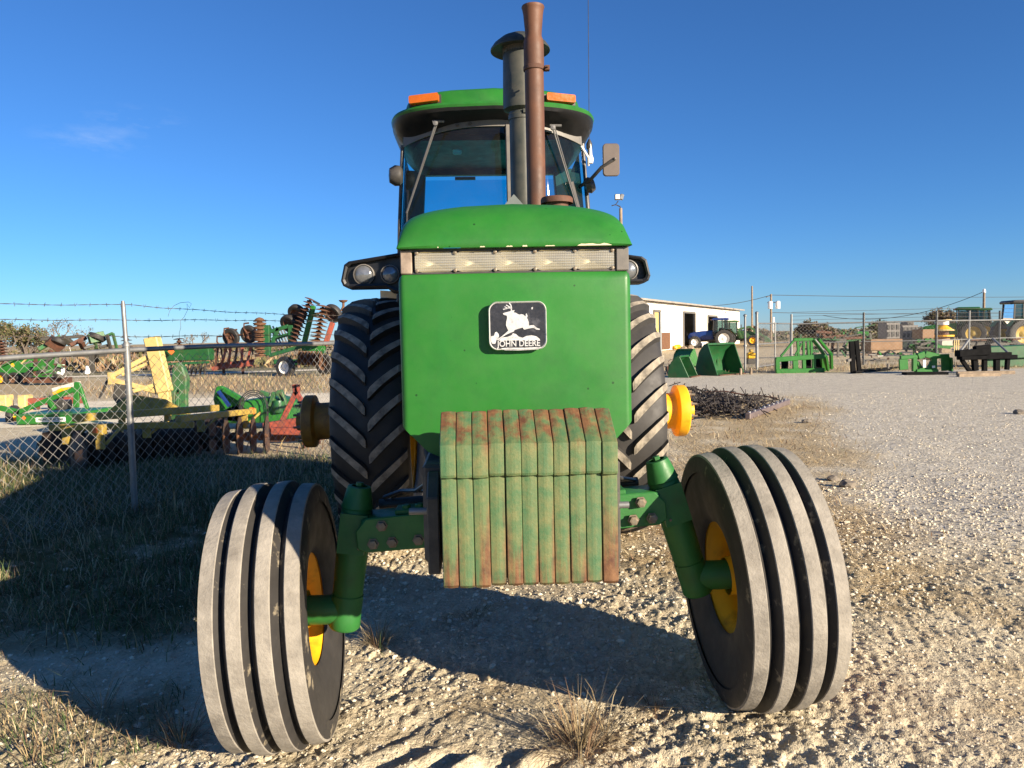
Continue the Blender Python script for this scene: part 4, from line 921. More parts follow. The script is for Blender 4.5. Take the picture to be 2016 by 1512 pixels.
def wheel_on(t, c, axis, R, w, rimmat, tyremat=None, lugs=0):
    mb = MB(); r = R * .58
    mb.lathe([(r, -w * .42), (R * .8, -w * .5), (R * .95, -w * .45), (R, -w * .3), (R, w * .3), (R * .95, w * .45), (R * .8, w * .5), (r, w * .42)], c, axis, 28)
    if lugs:
        a, b, d = frame(axis)
        for i in range(lugs):
            for s_ in (-1, 1):
                th = 2 * math.pi * (i + .5 * (s_ > 0)) / lugs; u = a * math.cos(th) + b * math.sin(th); v = a * math.cos(th + .16) + b * math.sin(th + .16)
                mb.bar(V(c) + u * R + d * (s_ * .02), V(c) + v * R * .97 + d * (s_ * w * .46), .06, .06, u)
    ty = t.part('tyre', mb, tyremat or G['rubber_dust'])
    mb = MB(); mb.lathe([(r * 1.02, -w * .42), (r * .9, -w * .2), (r * .5, -w * .1), (r * .18, -w * .3), (.001, -w * .3)], c, axis, 24); mb.lathe([(r * 1.02, w * .42), (r * .9, w * .2), (r * .5, w * .1), (r * .18, w * .3), (.001, w * .3)], c, axis, 24)
    t.part('rim', mb, rimmat, ty)

# ================================================================== near chain link fence, running back from the left
FA, FB = V((-3.32, 6.65, 0)), V((3.72, 19.2, 0))
fd = (FB - FA).normalized()
def fpt(s): 
    p = FA + fd * s; p.z = float(base_h(np.array([p.x]), np.array([p.y]))[0]); return p
SL = -2.9; SR = (FB - FA).length
fn = TH('chain_link_fence', 'galvanised chain link fence with barbed wire running back behind the tractor from the left', 'fence', fpt(0))
posts = [-2.9, 0] + [2.88 * i for i in range(1, 5)]
for s in posts + [SR]:
    p = fpt(s); big = s == SR; r = .038 if big else .027
    mb = MB(); mb.tube([p - V((0, 0, .2)), p + V((0, 0, 1.47 if not big else 1.98))], r, 14)
    if not big:
        lean = V((-.012, 0, .37)); mb.lathe([(r + .005, 0), (r + .006, .012), (r * .95, .03), (.02, .045)], p + V((0, 0, 1.455)), (0, 0, 1), 14)
        mb.tube([p + V((0, 0, 1.46)), p + V((-.004, 0, 1.5)), p + V((0, 0, 1.48)) + lean * .9, p + V((0, 0, 1.48)) + lean], [.021, .0185, .0185, .012], 12)
    fn.part('post', mb, G['steel'])
RZ = 1.425
mb = MB(); mb.tube([fpt(s) + V((0, 0, RZ)) for s in np.linspace(SL, SR - .05, 24)], .0215, 12); fn.part('top_rail', mb, G['steel'])
def chain_link(P, s0, s1, z0, z1, hw, r, name, mat):
    # every wire zigzags down the fence and hooks its neighbours
    n = int((s1 - s0) / hw); m = int((z1 - z0) / hw); tri = np.array([0, 2.094, 4.189]); co = []; 
    p0 = np.array(P(s0)); p1 = np.array(P(s1)); dv = (p1 - p0) / (s1 - s0); nv = np.array([-dv[1], dv[0], 0]); nv /= np.linalg.norm(nv)
    k = np.arange(m + 1); i = np.arange(n)
    S_ = s0 + hw * (i[:, None] + ((k[None] + i[:, None] * 1) % 2) * 1.0); S_ = s0 + hw * (i[:, None] + (k[None] % 2 == (i[:, None] % 2)))
    Z = z1 - hw * k[None] + 0 * S_; off = .0016 * np.where((k[None] + i[:, None]) % 2 == 0, 1, -1)
    wob = .006 * np.sin(S_ * 2.3 + Z * 3) + .004 * np.sin(S_ * 7)
    C = p0 + dv * (S_ - s0)[..., None] + nv * (off + wob)[..., None]; C[..., 2] = C[..., 2] + Z
    ring = C[:, :, None, :] + r * (np.cos(tri)[None, None, :, None] * nv + np.sin(tri)[None, None, :, None] * dv)
    co = ring.reshape(-1, 3); b = (np.arange(n)[:, None] * (m + 1) + np.arange(m)[None])[..., None] * 3
    q = [np.stack([b[..., 0] + j, b[..., 0] + (j + 1) % 3, b[..., 0] + 3 + (j + 1) % 3, b[..., 0] + 3 + j], -1) for j in range(3)]
    return fast_mesh(name, co, np.concatenate([a.reshape(-1, 4) for a in q]), mat)
me = chain_link(lambda s: fpt(s), SL, SR - .06, .04, RZ + .012, .0445, .0024, 'wire_mesh', G['wire'])
o = link('wire_mesh', me, fn.o); o.location = -fn.b; o['kind'] = 'stuff'
# barbed strands through points read off the photograph, laid on the fence plane
def onfence(px, py):
    d = ray(px, py); n = V((-fd.y, fd.x, 0)); t = (FA - CP).dot(n) / d.dot(n); return CP + d * t
for pts in ([(-60, 598), (0, 598.6), (130, 600), (262, 600), (320, 606), (430, 613), (560, 619), (700, 622)], [(-60, 629), (0, 629.5), (150, 630), (262, 630.5), (420, 630), (560, 632), (700, 633)], [(-60, 664), (0, 663), (170, 662), (264, 663), (380, 661.5), (560, 660), (700, 659)]):
    P3 = [onfence(*p) for p in pts]
    # resample and twist two strands
    tot = [0]
    for a, b in zip(P3, P3[1:]): tot.append(tot[-1] + (b - a).length)
    def along(s): 
        return V([np.interp(s, tot, [p[i] for p in P3]) for i in range(3)])
    N_ = int(tot[-1] / .05); mb = MB()
    for ph in (0, math.pi):
        mb.tube([along(tot[-1] * i / N_) + V((0, 0, .0022 * math.sin(i * 1.6 + ph) + .003 * math.sin(i * .37))) for i in range(N_ + 1)], .0017, 4, False)
    s_ = .06
    while s_ < tot[-1]:
        c = along(s_); 
        for k in range(2): mb.tube([c + V((rnd.uniform(-.012, .012), rnd.uniform(-.008, .008), .016)), c + V((rnd.uniform(-.012, .012), 0, -.016))], .0014, 3)
        s_ += .125 * rnd.uniform(.9, 1.1)
    fn.part('barbed_wire', mb, G['barb'])
mb = MB(); mb.tube([onfence(*p) for p in [(331, 623), (334, 612), (342, 602), (355, 596), (371, 594.5), (377, 598), (373, 606), (368, 598), (369, 611), (362, 625), (355, 632), (356, 645), (353, 655), (353, 668)]], .0018, 4); fn.part('loose_wire', mb, G['barb'])
mb = MB(); mb.tube([onfence(*p) for p in [(137, 684), (139, 692), (142, 702)]], .002, 4); fn.part('tie_wire', mb, G['whiteplain'])

# ================================================================== yellow disc harrow behind the fence
b0 = G0(158, 927); b1 = G0(372, 898); gd = (b1 - b0).normalized()
t = TH('disc_harrow', 'weathered yellow disc harrow with black notched discs just behind the chain link fence', 'disc harrow', (b0 + b1) / 2)
gang(t, b0 + V((0, 0, .20)), b1 + V((0, 0, .20)), 10, DISCN, .028, G['rust'], sc=1.0)
gang(t, b0 + V((.35, .75, .20)), b1 + V((.1, .75, .20)), 9, DISCN, .028, G['rust'], sc=1.0)
c0, c1 = G0(393, 896), G0(528, 890)
gang(t, c0 + V((0, 0, .22)), c1 + V((0, 0, .22)), 6, DISC, .026, G['rustlight'], sc=.86)
c0, c1 = G0(112, 910), G0(150, 912)
gang(t, c0 + V((0, 0, .2)), c1 + V((0, 0, .2)), 2, DISCN, .028, G['cast'], sc=.95)
def bm_(name, p, q, w, h, mat): mb = MB(); mb.bar(p, q, w, h); return t.part(name, mb, mat, bevel=.006)
bm_('beam', at(146, 823, 8.35), at(428, 803, 10.3), .08, .085, G['yellow_dusty']); bm_('beam', at(98, 842, 9.0), at(382, 836, 9.3), .075, .075, G['yellow_dusty']); bm_('beam', at(350, 825, 8.9), at(500, 809, 10.5), .08, .075, G['yellow_dusty'])
for (px, py, Y, b) in ((196, 842, 8.5, .30), (288, 832, 9.2, .33), (395, 824, 9.8, .32), (480, 815, 10.3, .3), (130, 845, 9.0, .3)):
    p = at(px, py, Y); bm_('hanger', p, V((p.x, p.y, b)), .1, .03, G['yellow_dusty']); bm_('brace', p + gd * .25, V((p.x, p.y, b + .05)) + gd * .05, .03, .03, G['yellow_dusty'])
mb = MB(); p = at(192, 846, 8.25); mb.box(p, (.16, .10, .11)); t.part('gearbox', mb, G['yellow_dusty'], bevel=.01); mb = MB(); mb.box(p + V((0, -.053, .0)), (.05, .006, .06)); t.part('reflector', mb, G['orange'])
mb = MB(); mb.box(at(496, 809, 10.42), (.06, .02, .09)); t.part('reflector', mb, G['orange'])
me = text_mesh('TUFLINE', .075, .001, .001); me.materials.clear(); me.materials.append(pmat('blue_decal', (.25, .42, .6), .6)); 
a_ = at(200, 819, 8.75) ; 
bd = (at(428, 803, 10.3) - at(146, 823, 8.35)).normalized()
mb = MB(); mb.box((0, 0, 0), (.55, .004, .06), M(((bd.x, bd.y, 0), (-bd.y, bd.x, 0), (0, 0, 1))).transposed()); 
mb.v = [tuple(V(q) + at(352, 808, 9.72) + V((.02, -.07, 0))) for q in mb.v]; t.part('faded_decal', mb, pmat('faded_decal', (.35, .45, .55), .6, var=.3, vs=30, dirt=(.6, .58, .5), damt=.9, ds=22))
bpy.data.meshes.remove(me)

# ---- pale yellow mast of a second implement
t = TH('implement_mast', 'pale yellow hitch mast with slanted arms standing behind the disc harrow', 'implement', G0(300, 850))
Y = 11.2
mb = MB(); mb.bar(at(299, 664, Y), at(325, 772, Y), .20, .16, (0, 1, 0)); mb.bar(at(322, 760, Y), at(326, 800, Y), .16, .12, (0, 1, 0)); t.part('mast', mb, G['cream'], bevel=.015)
for a, b, w in (((218, 742), (290, 703), .07), ((222, 748), (330, 776), .07), ((240, 738), (300, 712), .05), ((262, 770), (328, 752), .06), ((232, 795), (262, 775), .06)):
    mb = MB(); mb.bar(at(*a, Y - .05), at(*b, Y), w, w, (0, 1, 0)); t.part('arm', mb, G['cream'], bevel=.008)
mb = MB(); mb.bar(at(219, 733, Y - .05), at(221, 757, Y - .05), .1, .06, (0, 1, 0)); t.part('clevis', mb, G['cream'], bevel=.008)
mb = MB(); mb.prism([(0, 0), (.20, -.02), (.36, -.34), (.10, -.42), (-.04, -.2)], at(224, 756, Y - .1), (1, 0, 0), (0, 0, 1), -.18); t.part('gear_housing', mb, G['cast'], bevel=.02)
mb = MB(); mb.tube([at(212, 745, Y), at(205, 765, Y), at(196, 784, Y)], .018, 8); t.part('lever', mb, G['blackpaint'])
mb = MB(); mb.prism([(-.5, 0), (.75, 0), (.4, .22), (-.1, .3)], at(268, 818, Y - .3), (1, 0, 0), (0, 0, 1), -.08); mb.bar(at(240, 812, Y), at(240, 850, Y), .08, .08, (0, 1, 0)); mb.bar(at(330, 800, Y), at(330, 852, Y), .08, .08, (0, 1, 0)); t.part('base_frame', mb, G['yellow_dusty'], bevel=.01)

# ---- green rotary cutter with a lettered white decal
Y = 14.1; base = at(90, 836, Y); base.z = float(base_h(np.array([base.x]), np.array([base.y]))[0])
t = TH('rotary_cutter', 'bright green rotary cutter with white lettered decal behind the fence at left', 'rotary cutter', base)
mb = MB(); mb.prism([(-.55, .02), (.5, .02), (.58, .10), (.58, .21), (-.55, .21)], V((base.x, Y, base.z)), (1, 0, 0), (0, 0, 1), -1.3); t.part('deck', mb, G['green'], bevel=.02)
mb = MB(); mb.box(V((base.x, Y - .012, base.z + .2)), (1.15, .03, .02)); t.part('deck_lip', mb, G['green_old'])
for a, b, w in (((28, 815), (152, 764), .09), ((152, 752), (150, 802), .10), ((155, 755), (172, 805), .06), ((95, 788), (108, 806), .08), ((0, 803), (40, 812), .1)):
    mb = MB(); mb.bar(at(*a, Y + .3), at(*b, Y + .3), w, .06, (0, 1, 0)); t.part('hitch_strut', mb, G['green'], bevel=.008)
mb = MB(); mb.box(at(118, 797, Y + .5), (.32, .3, .18)); mb.tube([at(118, 790, Y + .5), at(118, 780, Y + .5)], .06, 12); t.part('gearbox', mb, G['blackpaint'], bevel=.02)
mb = MB(); mb.tube([at(106, 775, Y + .4), at(122, 767, Y + .4), at(142, 765, Y + .4)], .035, 10); t.part('drive_shield', mb, G['yellow'])
mb = MB(); mb.prism(rrect(.275, .042, .015, 3), V((at(100, 826, Y).x, Y - .003, at(100, 826, Y).z)), (1, 0, 0), (0, 0, 1), .003); dec = t.part('decal', mb, G['whiteplain'])
me = text_mesh('FRONTIER RC2048', .056, .001, .0012); me.materials.clear(); me.materials.append(G['green_deep']); o = link('decal_lettering', me, t.o, at(100, 826, Y) - t.b + V((0, -.008, 0)), (rad(90), 0, 0)); o.scale = (1.02, 1.15, 1)
mb = MB(); mb.box(at(47, 823, Y) + V((0, -.005, 0)), (.06, .006, .06), M.Rotation(.785, 3, 'Y')); t.part('reflector', mb, G['orange'])
wheel_on(t, at(28, 832, Y + .9) + V((0, 0, .12)), (1, .1, 0), .22, .12, G['yellow'])

# ---- yellow and red toolbar beyond the cutter
Y = 17.5
t = TH('toolbar_implement', 'yellow ended red toolbar lying beyond the green rotary cutter', 'implement', G0(80, 812))
mb = MB(); mb.bar(at(55, 791, Y), at(166, 787, Y), .12, .16); t.part('beam', mb, G['rustred'], bevel=.01)
for a, b in (((2, 795), (20, 795)), ((42, 795), (58, 795))):
    mb = MB(); mb.bar(at(*a, Y), at(*b, Y), .3, .42); t.part('end_block', mb, G['cream'], bevel=.02)
for px in (3, 12, 50): mb = MB(); mb.bar(at(px, 800, Y), at(px + 4, 826, Y), .12, .1, (0, 1, 0)); t.part('foot', mb, G['cream'], bevel=.01)
for px in (75, 110, 150): mb = MB(); mb.bar(at(px, 792, Y), at(px, 806, Y), .06, .06, (0, 1, 0)); t.part('shank', mb, G['rust'])
mb = MB(); p = G0(145, 772); mb.bar(at(108, 768, 22), at(155, 755, 22), .25, .12); o = mb.obj('timber_beam', pmat('bleached_timber', (.55, .5, .43), .8)); tag(o, 'bleached pale beam lying in dry grass above the rotary cutter', 'timber')

# ---- green upright planter leg
Y = 12.2
t = TH('green_upright', 'faded green upright casting standing right of the pale yellow mast', 'implement', G0(352, 845))
mb = MB(); mb.prism([(-.13, 0), (.11, 0), (.13, .22), (.07, .42), (-.03, .48), (-.1, .38)], at(352, 773, Y), (1, 0, 0), (0, 0, 1), -.16); t.part('hood_casting', mb, G['green_old'], bevel=.02)
for a, b, w in (((341, 770), (340, 803), .10), ((361, 765), (362, 803), .12), ((351, 775), (351, 803), .06)): mb = MB(); mb.bar(at(*a, Y), at(*b, Y), w, .1, (0, 1, 0)); t.part('leg', mb, G['green_old'], bevel=.01)
mb = MB(); p = at(352, 803, Y); mb.bar(p, V((p.x, p.y, .0)), .3, .2, (0, 1, 0)); t.part('stand', mb, G['green_deep'], bevel=.02)

# ---- green mower with hoses
Y = 12.6
t = TH('green_mower', 'green mower with looping black hydraulic hoses behind the harrow', 'mower', G0(480, 862))
mb = MB(); mb.prism([(-.62, 0), (.62, 0), (.60, .33), (.30, .42), (-.25, .36), (-.62, .22)], V((at(500, 850, Y).x, Y, .12)), (1, 0, 0), (0, 0, 1), -.7); t.part('deck', mb, G['green'], bevel=.04, seg=2)
mb = MB(); mb.prism([(0, 0), (.10, .02), (.52, -.38), (.42, -.62), (.02, -.55), (-.05, -.2)], at(424, 762, Y), (1, 0, 0), (0, 0, 1), -.10); t.part('side_arm', mb, G['green'], bevel=.02)
mb = MB(); mb.bar(at(440, 766, Y - .1), at(478, 788, Y - .1), .08, .1, (0, 1, 0)); t.part('top_link', mb, G['green'], bevel=.01)
mb = MB(); mb.bar(at(452, 800, Y - .15), at(430, 770, Y - .15), .05, .05, (0, 1, 0)); t.part('blue_brace', mb, G['blue'])
for j, (r0, r1) in enumerate(((27, 34), (24, 30), (21, 27), (29, 38))):
    mb = MB(); mb.tube([at(499 + r0 * math.cos(a), 806 - r1 * math.sin(a) + (18 if a < .3 else 0) * (1 - a / .3 if a < .3 else 0), Y - .25 + .03 * j) for a in [math.pi * i / 14 for i in range(15)]], .008, 6); t.part('hydraulic_hose', mb, G['blackpaint'])
for a, b in (((512, 772), (530, 778)), ((545, 770), (560, 790)), ((540, 772), (532, 800)), ((552, 768), (566, 812))): mb = MB(); mb.bar(at(*a, Y), at(*b, Y), .07, .09, (0, 1, 0)); t.part('linkage', mb, G['green_old'], bevel=.01)
mb = MB(); mb.lathe([(.09, -.1), (.11, 0), (.09, .1), (.001, .1)], at(548, 800, Y), (0, 0, 1), 16); t.part('motor', mb, G['green_deep'])

# ---- rusty red A-frame blade
Y = 11.0
t = TH('scraper_blade', 'rusty red three point scraper with A frame beside the tractor wheel hub', 'scraper blade', G0(575, 878))
for a, b in (((583, 772), (556, 828)), ((583, 772), (600, 800)), ((580, 757), (583, 775)), ((585, 757), (585, 775))): mb = MB(); mb.bar(at(*a, Y), at(*b, Y), .07, .06, (0, 1, 0)); t.part('frame_bar', mb, G['rustred'], bevel=.006)
mb = MB(); mb.bar(at(520, 842, Y), at(610, 828, Y), .14, .14); t.part('toolbar', mb, G['rustred'], bevel=.01)
mb = MB(); mb.bar(at(535, 848, Y - .2), at(640, 850, Y - .2), .12, .1); t.part('blade_mount', mb, G['rustred'], bevel=.01)
mb = MB(); p = at(520, 862, Y); q = at(640, 860, Y); mb.bar(V((p.x, p.y, .12)), V((q.x, q.y, .14)), .05, .22); t.part('blade', mb, G['rust'], bevel=.01)
for px, Y2 in ((594, 10.4), (624, 10.8)): mb = MB(); p = at(px, 850, Y2); mb.bar(p, V((p.x + .02, p.y, 0)), .05, .05, (0, 1, 0)); t.part('stand_leg', mb, G['rust'])

# ================================================================== far row of folded tillage tools, left
Y = 34.
t = TH('grain_drill', 'long green grain drill box in the far row of machines', 'grain drill', G0(360, 738))
p, q = at(316, 699, Y), at(412, 694, Y)
mb = MB(); mb.prism([(0, -.28), (.5, -.28), (.62, .10), (.45, .26), (-.1, .26)], p, (0, 1, 0), (0, 0, 1), (q - p).length); t.part('seed_box', mb, G['green_deep'], bevel=.03)
mb = MB(); mb.bar(p + V((0, -.1, -.42)), q + V((0, -.1, -.42)), .12, .1); t.part('toolbar', mb, G['green_deep'])
for i in range(11):
    c = p + (q - p) * ((i + .3) / 11); mb = MB(); mb.bar(c + V((0, 0, -.45)), V((c.x, c.y - .2, .2)), .05, .05, (0, 1, 0)); t.part('opener_arm', mb, G['cast'])
    t.ref('disc', DISCB, V((c.x, c.y - .25, .24)), (1, .2, 0), sc=.8)
mb = MB(); mb.box(at(337, 692, Y - .4), (.22, .02, .2), M.Rotation(.78, 3, 'Y')); t.part('slow_vehicle_sign', mb, G['orange'])
Y = 35.
t = TH('field_cultivator', 'red field cultivator with upturned shanks left of the rusty disc column', 'cultivator', G0(465, 736))
mb = MB(); mb.bar(at(418, 726, Y), at(498, 716, Y), .15, .18); t.part('beam', mb, G['rustred']); mb = MB(); mb.bar(at(428, 718, Y + 1), at(500, 710, Y + 1), .15, .15); t.part('beam', mb, G['rustred'])
for i, (px, py) in enumerate(((424, 722), (436, 720), (450, 718), (462, 716), (475, 715), (487, 714))):
    top = at(px + rnd.uniform(2, 10), 690 - rnd.uniform(0, 14), Y); mb = MB(); mb.bar(at(px, py, Y), top, .09, .09, (0, 1, 0)); t.part('standard', mb, G['rustred'] if i % 3 else G['rust'])
for px, py in ((432, 668), (446, 652), (462, 655), (470, 665), (485, 642), (492, 660)):
    mb = MB(); c = at(px, py, Y + .5); mb.tube([c + V((.1, 0, -.9)), c + V((.05, 0, -.4)), c + V((-.12, 0, -.1)), c + V((-.1, 0, .12)), c + V((.12, 0, .14))], .04, 6); t.part('spring_shank', mb, G['rust'])
for px, py in ((455, 664), (490, 658)): wheel_on(t, at(px, py, Y + .6), (.3, 1, .2), .42, .22, G['rustlight'])
for px in (440, 478): mb = MB(); p = at(px, 722, Y); mb.bar(p, V((p.x, p.y, 0)), .1, .1, (0, 1, 0)); t.part('stand_leg', mb, G['rust'])
Y = 33.
t = TH('folding_disc', 'huge green folding disc with rusty disc gangs raised against the sky', 'folding disc', G0(590, 735))
gang(t, at(511, 633, Y), at(514, 702, Y), 10, DISCX, .12, G['rustlight'], sc=1.0)
gang(t, at(611, 590, Y), at(578, 672, Y), 12, DISCR, .05, sc=1.0)
gang(t, at(636, 604, Y - .6), at(624, 672, Y - .6), 10, DISCO, .05, sc=1.15)
gang(t, at(590, 705, Y - 1.5), at(632, 706, Y - 1.5), 8, DISCO, .05, sc=1.05)
for a, b, w, m in (((617, 602), (598, 680), .2, 'green'), ((525, 640), (526, 700), .28, 'green_deep'), ((525, 655), (568, 642), .16, 'green_deep'), ((548, 645), (535, 680), .16, 'green_deep'), ((535, 668), (580, 655), .14, 'green_deep'), ((573, 640), (573, 675), .22, 'green_deep'),
                   ((530, 700), (600, 680), .16, 'green_deep'), ((595, 686), (640, 686), .22, 'green'), ((560, 722), (640, 690), .2, 'green_deep'), ((540, 712), (650, 712), .2, 'green_deep'), ((655, 635), (640, 680), .2, 'rustred'), ((610, 622), (628, 618), .14, 'green')):
    mb = MB(); mb.bar(at(*a, Y), at(*b, Y), w, w, (0, 1, 0)); t.part('frame_tube', mb, G[m], bevel=.02)
for px, py in ((585, 617), (570, 637), (655, 617)): wheel_on(t, at(px, py, Y + .4), (.35, .8, .5), .42, .26, G['rust'])
wheel_on(t, at(562, 723, Y - 1), (.5, 1, 0), .46, .25, G['whiteplain']); wheel_on(t, at(640, 718, Y - 1), (.5, 1, 0), .42, .25, G['rustlight'])
mb = MB(); mb.bar(at(622, 598, Y), at(624, 594, Y), .08, .3); t.part('tip_bracket', mb, G['blackpaint'])
mb = MB(); mb.tube([at(676, 596, 30), at(676, 604, 30), at(672, 612, 30)], .05, 8); mb.lathe([(.05, 0), (.14, .04), (.18, .1), (.001, .1)], at(676, 596, 30), (0, 0, 1), 12); o = None
t.part('upright_disc_tip', mb, G['rustlight'])
for i in range(7): mb = MB(); mb.bar(at(530 + i * 7, 640 + i * 2, Y + 2), at(548 + i * 6, 678, Y + 2), .06, .06); t.part('rear_tine', mb, G['steel'])
# hay machine far left and the dark stack of folded tools
Y = 30.5
t = TH('green_baler', 'bright green hay machine at the far left edge behind the fence', 'hay machine', G0(30, 755))
mb = MB(); mb.prism([(-.55, -.45), (.42, -.45), (.60, .05), (.72, .45), (-.1, .28), (-.62, .05)], at(32, 726, Y), (1, 0, 0), (0, 0, 1), -1.6); t.part('body', mb, G['green'], bevel=.03)
mb = MB(); mb.prism([(-.62, .06), (-.1, .29), (.72, .47), (.60, .52), (-.1, .36), (-.55, .14)], at(32, 725, Y - .02), (1, 0, 0), (0, 0, 1), -1.64); t.part('lid', mb, G['green_old'], bevel=.01)
mb = MB(); mb.bar(at(0, 727, Y), at(14, 733, Y), .3, .22); t.part('drawbar', mb, G['green'])
mb = MB(); mb.lathe([(.07, 0), (.075, .01), (.001, .012)], at(25, 719, Y - .005), (0, -1, 0), 16); t.part('round_emblem', mb, G['yellow'])
mb = MB(); mb.bar(at(42, 716, Y - .03), at(56, 703, Y - .03), .04, .05); t.part('yellow_stripe', mb, G['cream'])
for px in (4, 28, 52): wheel_on(t, at(px, 746, Y - .2), (.2, 1, 0), .26, .2, G['yellow'] if px < 10 else G['rustlight'])
Y = 40.
t = TH('folded_cultivator', 'dark folded cultivator frames stacked on the skyline at left', 'cultivator', G0(140, 728))
for a, b, w in (((76, 688), (120, 662), .2), ((80, 668), (165, 662), .16), ((95, 668), (122, 686), .5), ((122, 664), (140, 676), .3), ((138, 680), (170, 664), .2), ((158, 672), (165, 686), .25), ((165, 686), (200, 676), .14), ((175, 668), (205, 662), .5), ((185, 664), (190, 688), .16), ((196, 684), (212, 680), .14), ((208, 662), (222, 656), .14), ((211, 660), (218, 688), .16), ((222, 656), (230, 686), .14), ((100, 690), (100, 712), .2), ((190, 690), (190, 712), .2), ((80, 700), (210, 698), .2)):
    mb = MB(); mb.bar(at(*a, Y), at(*b, Y + .5), w, w * .8, (0, 1, 0)); t.part('frame_tube', mb, [G['cast'], G['rust'], G['green_old']][rnd.randrange(3)], bevel=.02)
for px, py in ((115, 672), (190, 664)): wheel_on(t, at(px, py, Y + .2), (.4, .5, 1.2), .4, .26, G['rust'])
for px in (110, 180): mb = MB(); p = at(px, 698, Y); mb.bar(p, V((p.x, p.y, 0)), .2, .2, (0, 1, 0)); t.part('stand_leg', mb, G['cast'])
for i, (px, py, n, lab) in enumerate(((2, 672, 7, 'rusty disc gang standing on the skyline at the left edge'), (248, 664, 6, 'rusty disc gang standing just left of the pale yellow mast'), (352, 668, 4, 'rusty disc gang peeping over the fence rail right of the mast'))):
    p = at(px, py, 38); t = TH('disc_gang', lab, 'disc gang', V((p.x, p.y, 0)), 'disc gangs on the skyline')
    gang(t, p, V((p.x + .1, p.y, .3)), n + 4, DISCR, .05)
# clutter of small parts in the dry grass
Y = 29
t = TH('parts_pile', 'jumbled green and white machine parts beside the hay machine', 'machine parts', G0(90, 752))
for i in range(26):
    a = at(62 + 75 * rnd.random(), 700 + 46 * rnd.random(), Y + rnd.uniform(-.6, .6)); d = V((rnd.uniform(-.4, .4), rnd.uniform(-.2, .2), rnd.uniform(-.3, .3)))
    mb = MB(); mb.bar(a, a + d, rnd.uniform(.05, .2), rnd.uniform(.04, .12)); t.part('scrap_piece', mb, [G['green_old'], G['cast'], G['green'], G['whiteplain'], G['rust'], G['cast']][rnd.randrange(6)])
mb = MB(); p, q = at(62, 748, Y), at(135, 748, Y); mb.bar(p, q, .5, .2); mb.bar(at(70, 740, Y), at(70, 706, Y), .1, .1, (0, 1, 0)); mb.bar(at(125, 740, Y), at(125, 706, Y), .1, .1, (0, 1, 0)); t.part('rack', mb, G['rust'])
p = at(170, 728, 27); t = TH('feed_sack', 'white sack caught on a stick in the dry grass', 'sack', V((p.x, p.y, 0)))
mb = MB(); mb.prism([(-.10, -.14), (-.02, -.18), (.10, -.13), (.07, .02), (.02, .15), (-.05, .12), (-.05, .0)], p, (1, 0, 0), (0, 0, 1), -.12); t.part('sack_cloth', mb, G['whiteplain'], bevel=.03)
mb = MB(); mb.tube([p + V((0, .06, .1)), V((p.x + .05, p.y + .06, 0))], .012, 6); t.part('stick', mb, G['wood'])
# ================================================================== trees and scrub
LEAF = [pmat('olive_leaves', (.10, .095, .035), .8, var=.35, vs=2), pmat('brown_leaves', (.17, .12, .07), .85, var=.3, vs=2), pmat('grey_twigs', (.17, .14, .12), .9, var=.3, vs=2), pmat('green_leaves', (.055, .085, .025), .8, var=.3, vs=2)]
def tree(base, h, w, seed, label, leaves, probs, name='tree', lsize=.09, group=None, twig=3):
    r_ = random.Random(seed); t = TH(name, label, 'tree', base, group); mb = MB(); tips = []
    def grow(p, d, L, r, lv):
        q = p + d * L; m = p + d * L * .5 + V((r_.uniform(-1, 1), r_.uniform(-1, 1), 0)) * L * .06
        mb.tube([p, m, q], [r, r * .85, r * .68], 5 if lv > 1 else 7, False)
        if lv == 0: tips.append((p, q)); return
        for i in range(r_.choice((2, 3, 3))):
            e = V((r_.gauss(0, 1) * w / h * 1.5, r_.gauss(0, 1) * w / h * 1.5, r_.uniform(.1, .9))).normalized(); nd = (d * .75 + e * .8).normalized()
            grow(p + d * L * r_.uniform(.55, 1), nd, L * r_.uniform(.62, .82), r * .6, lv - 1)
        if lv <= 2: tips.append((m, q))
    ns = 1 if twig == 4 else r_.choice((2, 3))
    for k in range(ns): grow(V(base) - V((0, 0, .1)), V((r_.uniform(-.35, .35), r_.uniform(-.3, .3), 1)).normalized(), h * .36, h * .022 + .02, 4)
    t.part('trunk', mb, G['bark'] if leaves else LEAF[2])
    if leaves:
        rs_ = np.random.RandomState(seed); n = leaves; ti = rs_.randint(0, len(tips), n)
        P = np.array([tips[i][0] for i in ti]) * 1.0; Q = np.array([tips[i][1] for i in ti]); u = rs_.rand(n, 1)
        c = P + (Q - P) * u * 1.15 + rs_.normal(0, h * .035, (n, 3))
        a, b = rs_.normal(size=(n, 3)), rs_.normal(size=(n, 3)); a /= np.linalg.norm(a, axis=1)[:, None]; b -= a * (a * b).sum(1)[:, None]; b /= np.linalg.norm(b, axis=1)[:, None]
        s = (lsize * rs_.uniform(.5, 1.3, n))[:, None]
        co = np.stack([c - a * s, c + b * s * .5, c + a * s, c - b * s * .5], 1).reshape(-1, 3) - np.array(t.b)
        fa = np.arange(n * 4).reshape(-1, 4)
        link('crown', fast_mesh('crown', co, fa, LEAF, False, rs_.choice(4, n, p=probs)), t.o)
    return t
def tbase(px, Y): p = at(px, 700, Y); return V((p.x, p.y, 0))
tree(tbase(12, 62), 4.4, 4.0, 3, 'olive brown leafy bush at the far left edge of the picture', 3600, [.62, .2, .03, .15], 'bush', .10)
tree(tbase(52, 64), 3.9, 3.0, 5, 'olive brown leafy bush second from the left edge', 2600, [.55, .3, .05, .1], 'bush', .10)
tree(tbase(72, 66), 3.2, 2.2, 6, 'small thinning bush beside the folded cultivator', 900, [.3, .6, .1, 0], 'bush', .09)
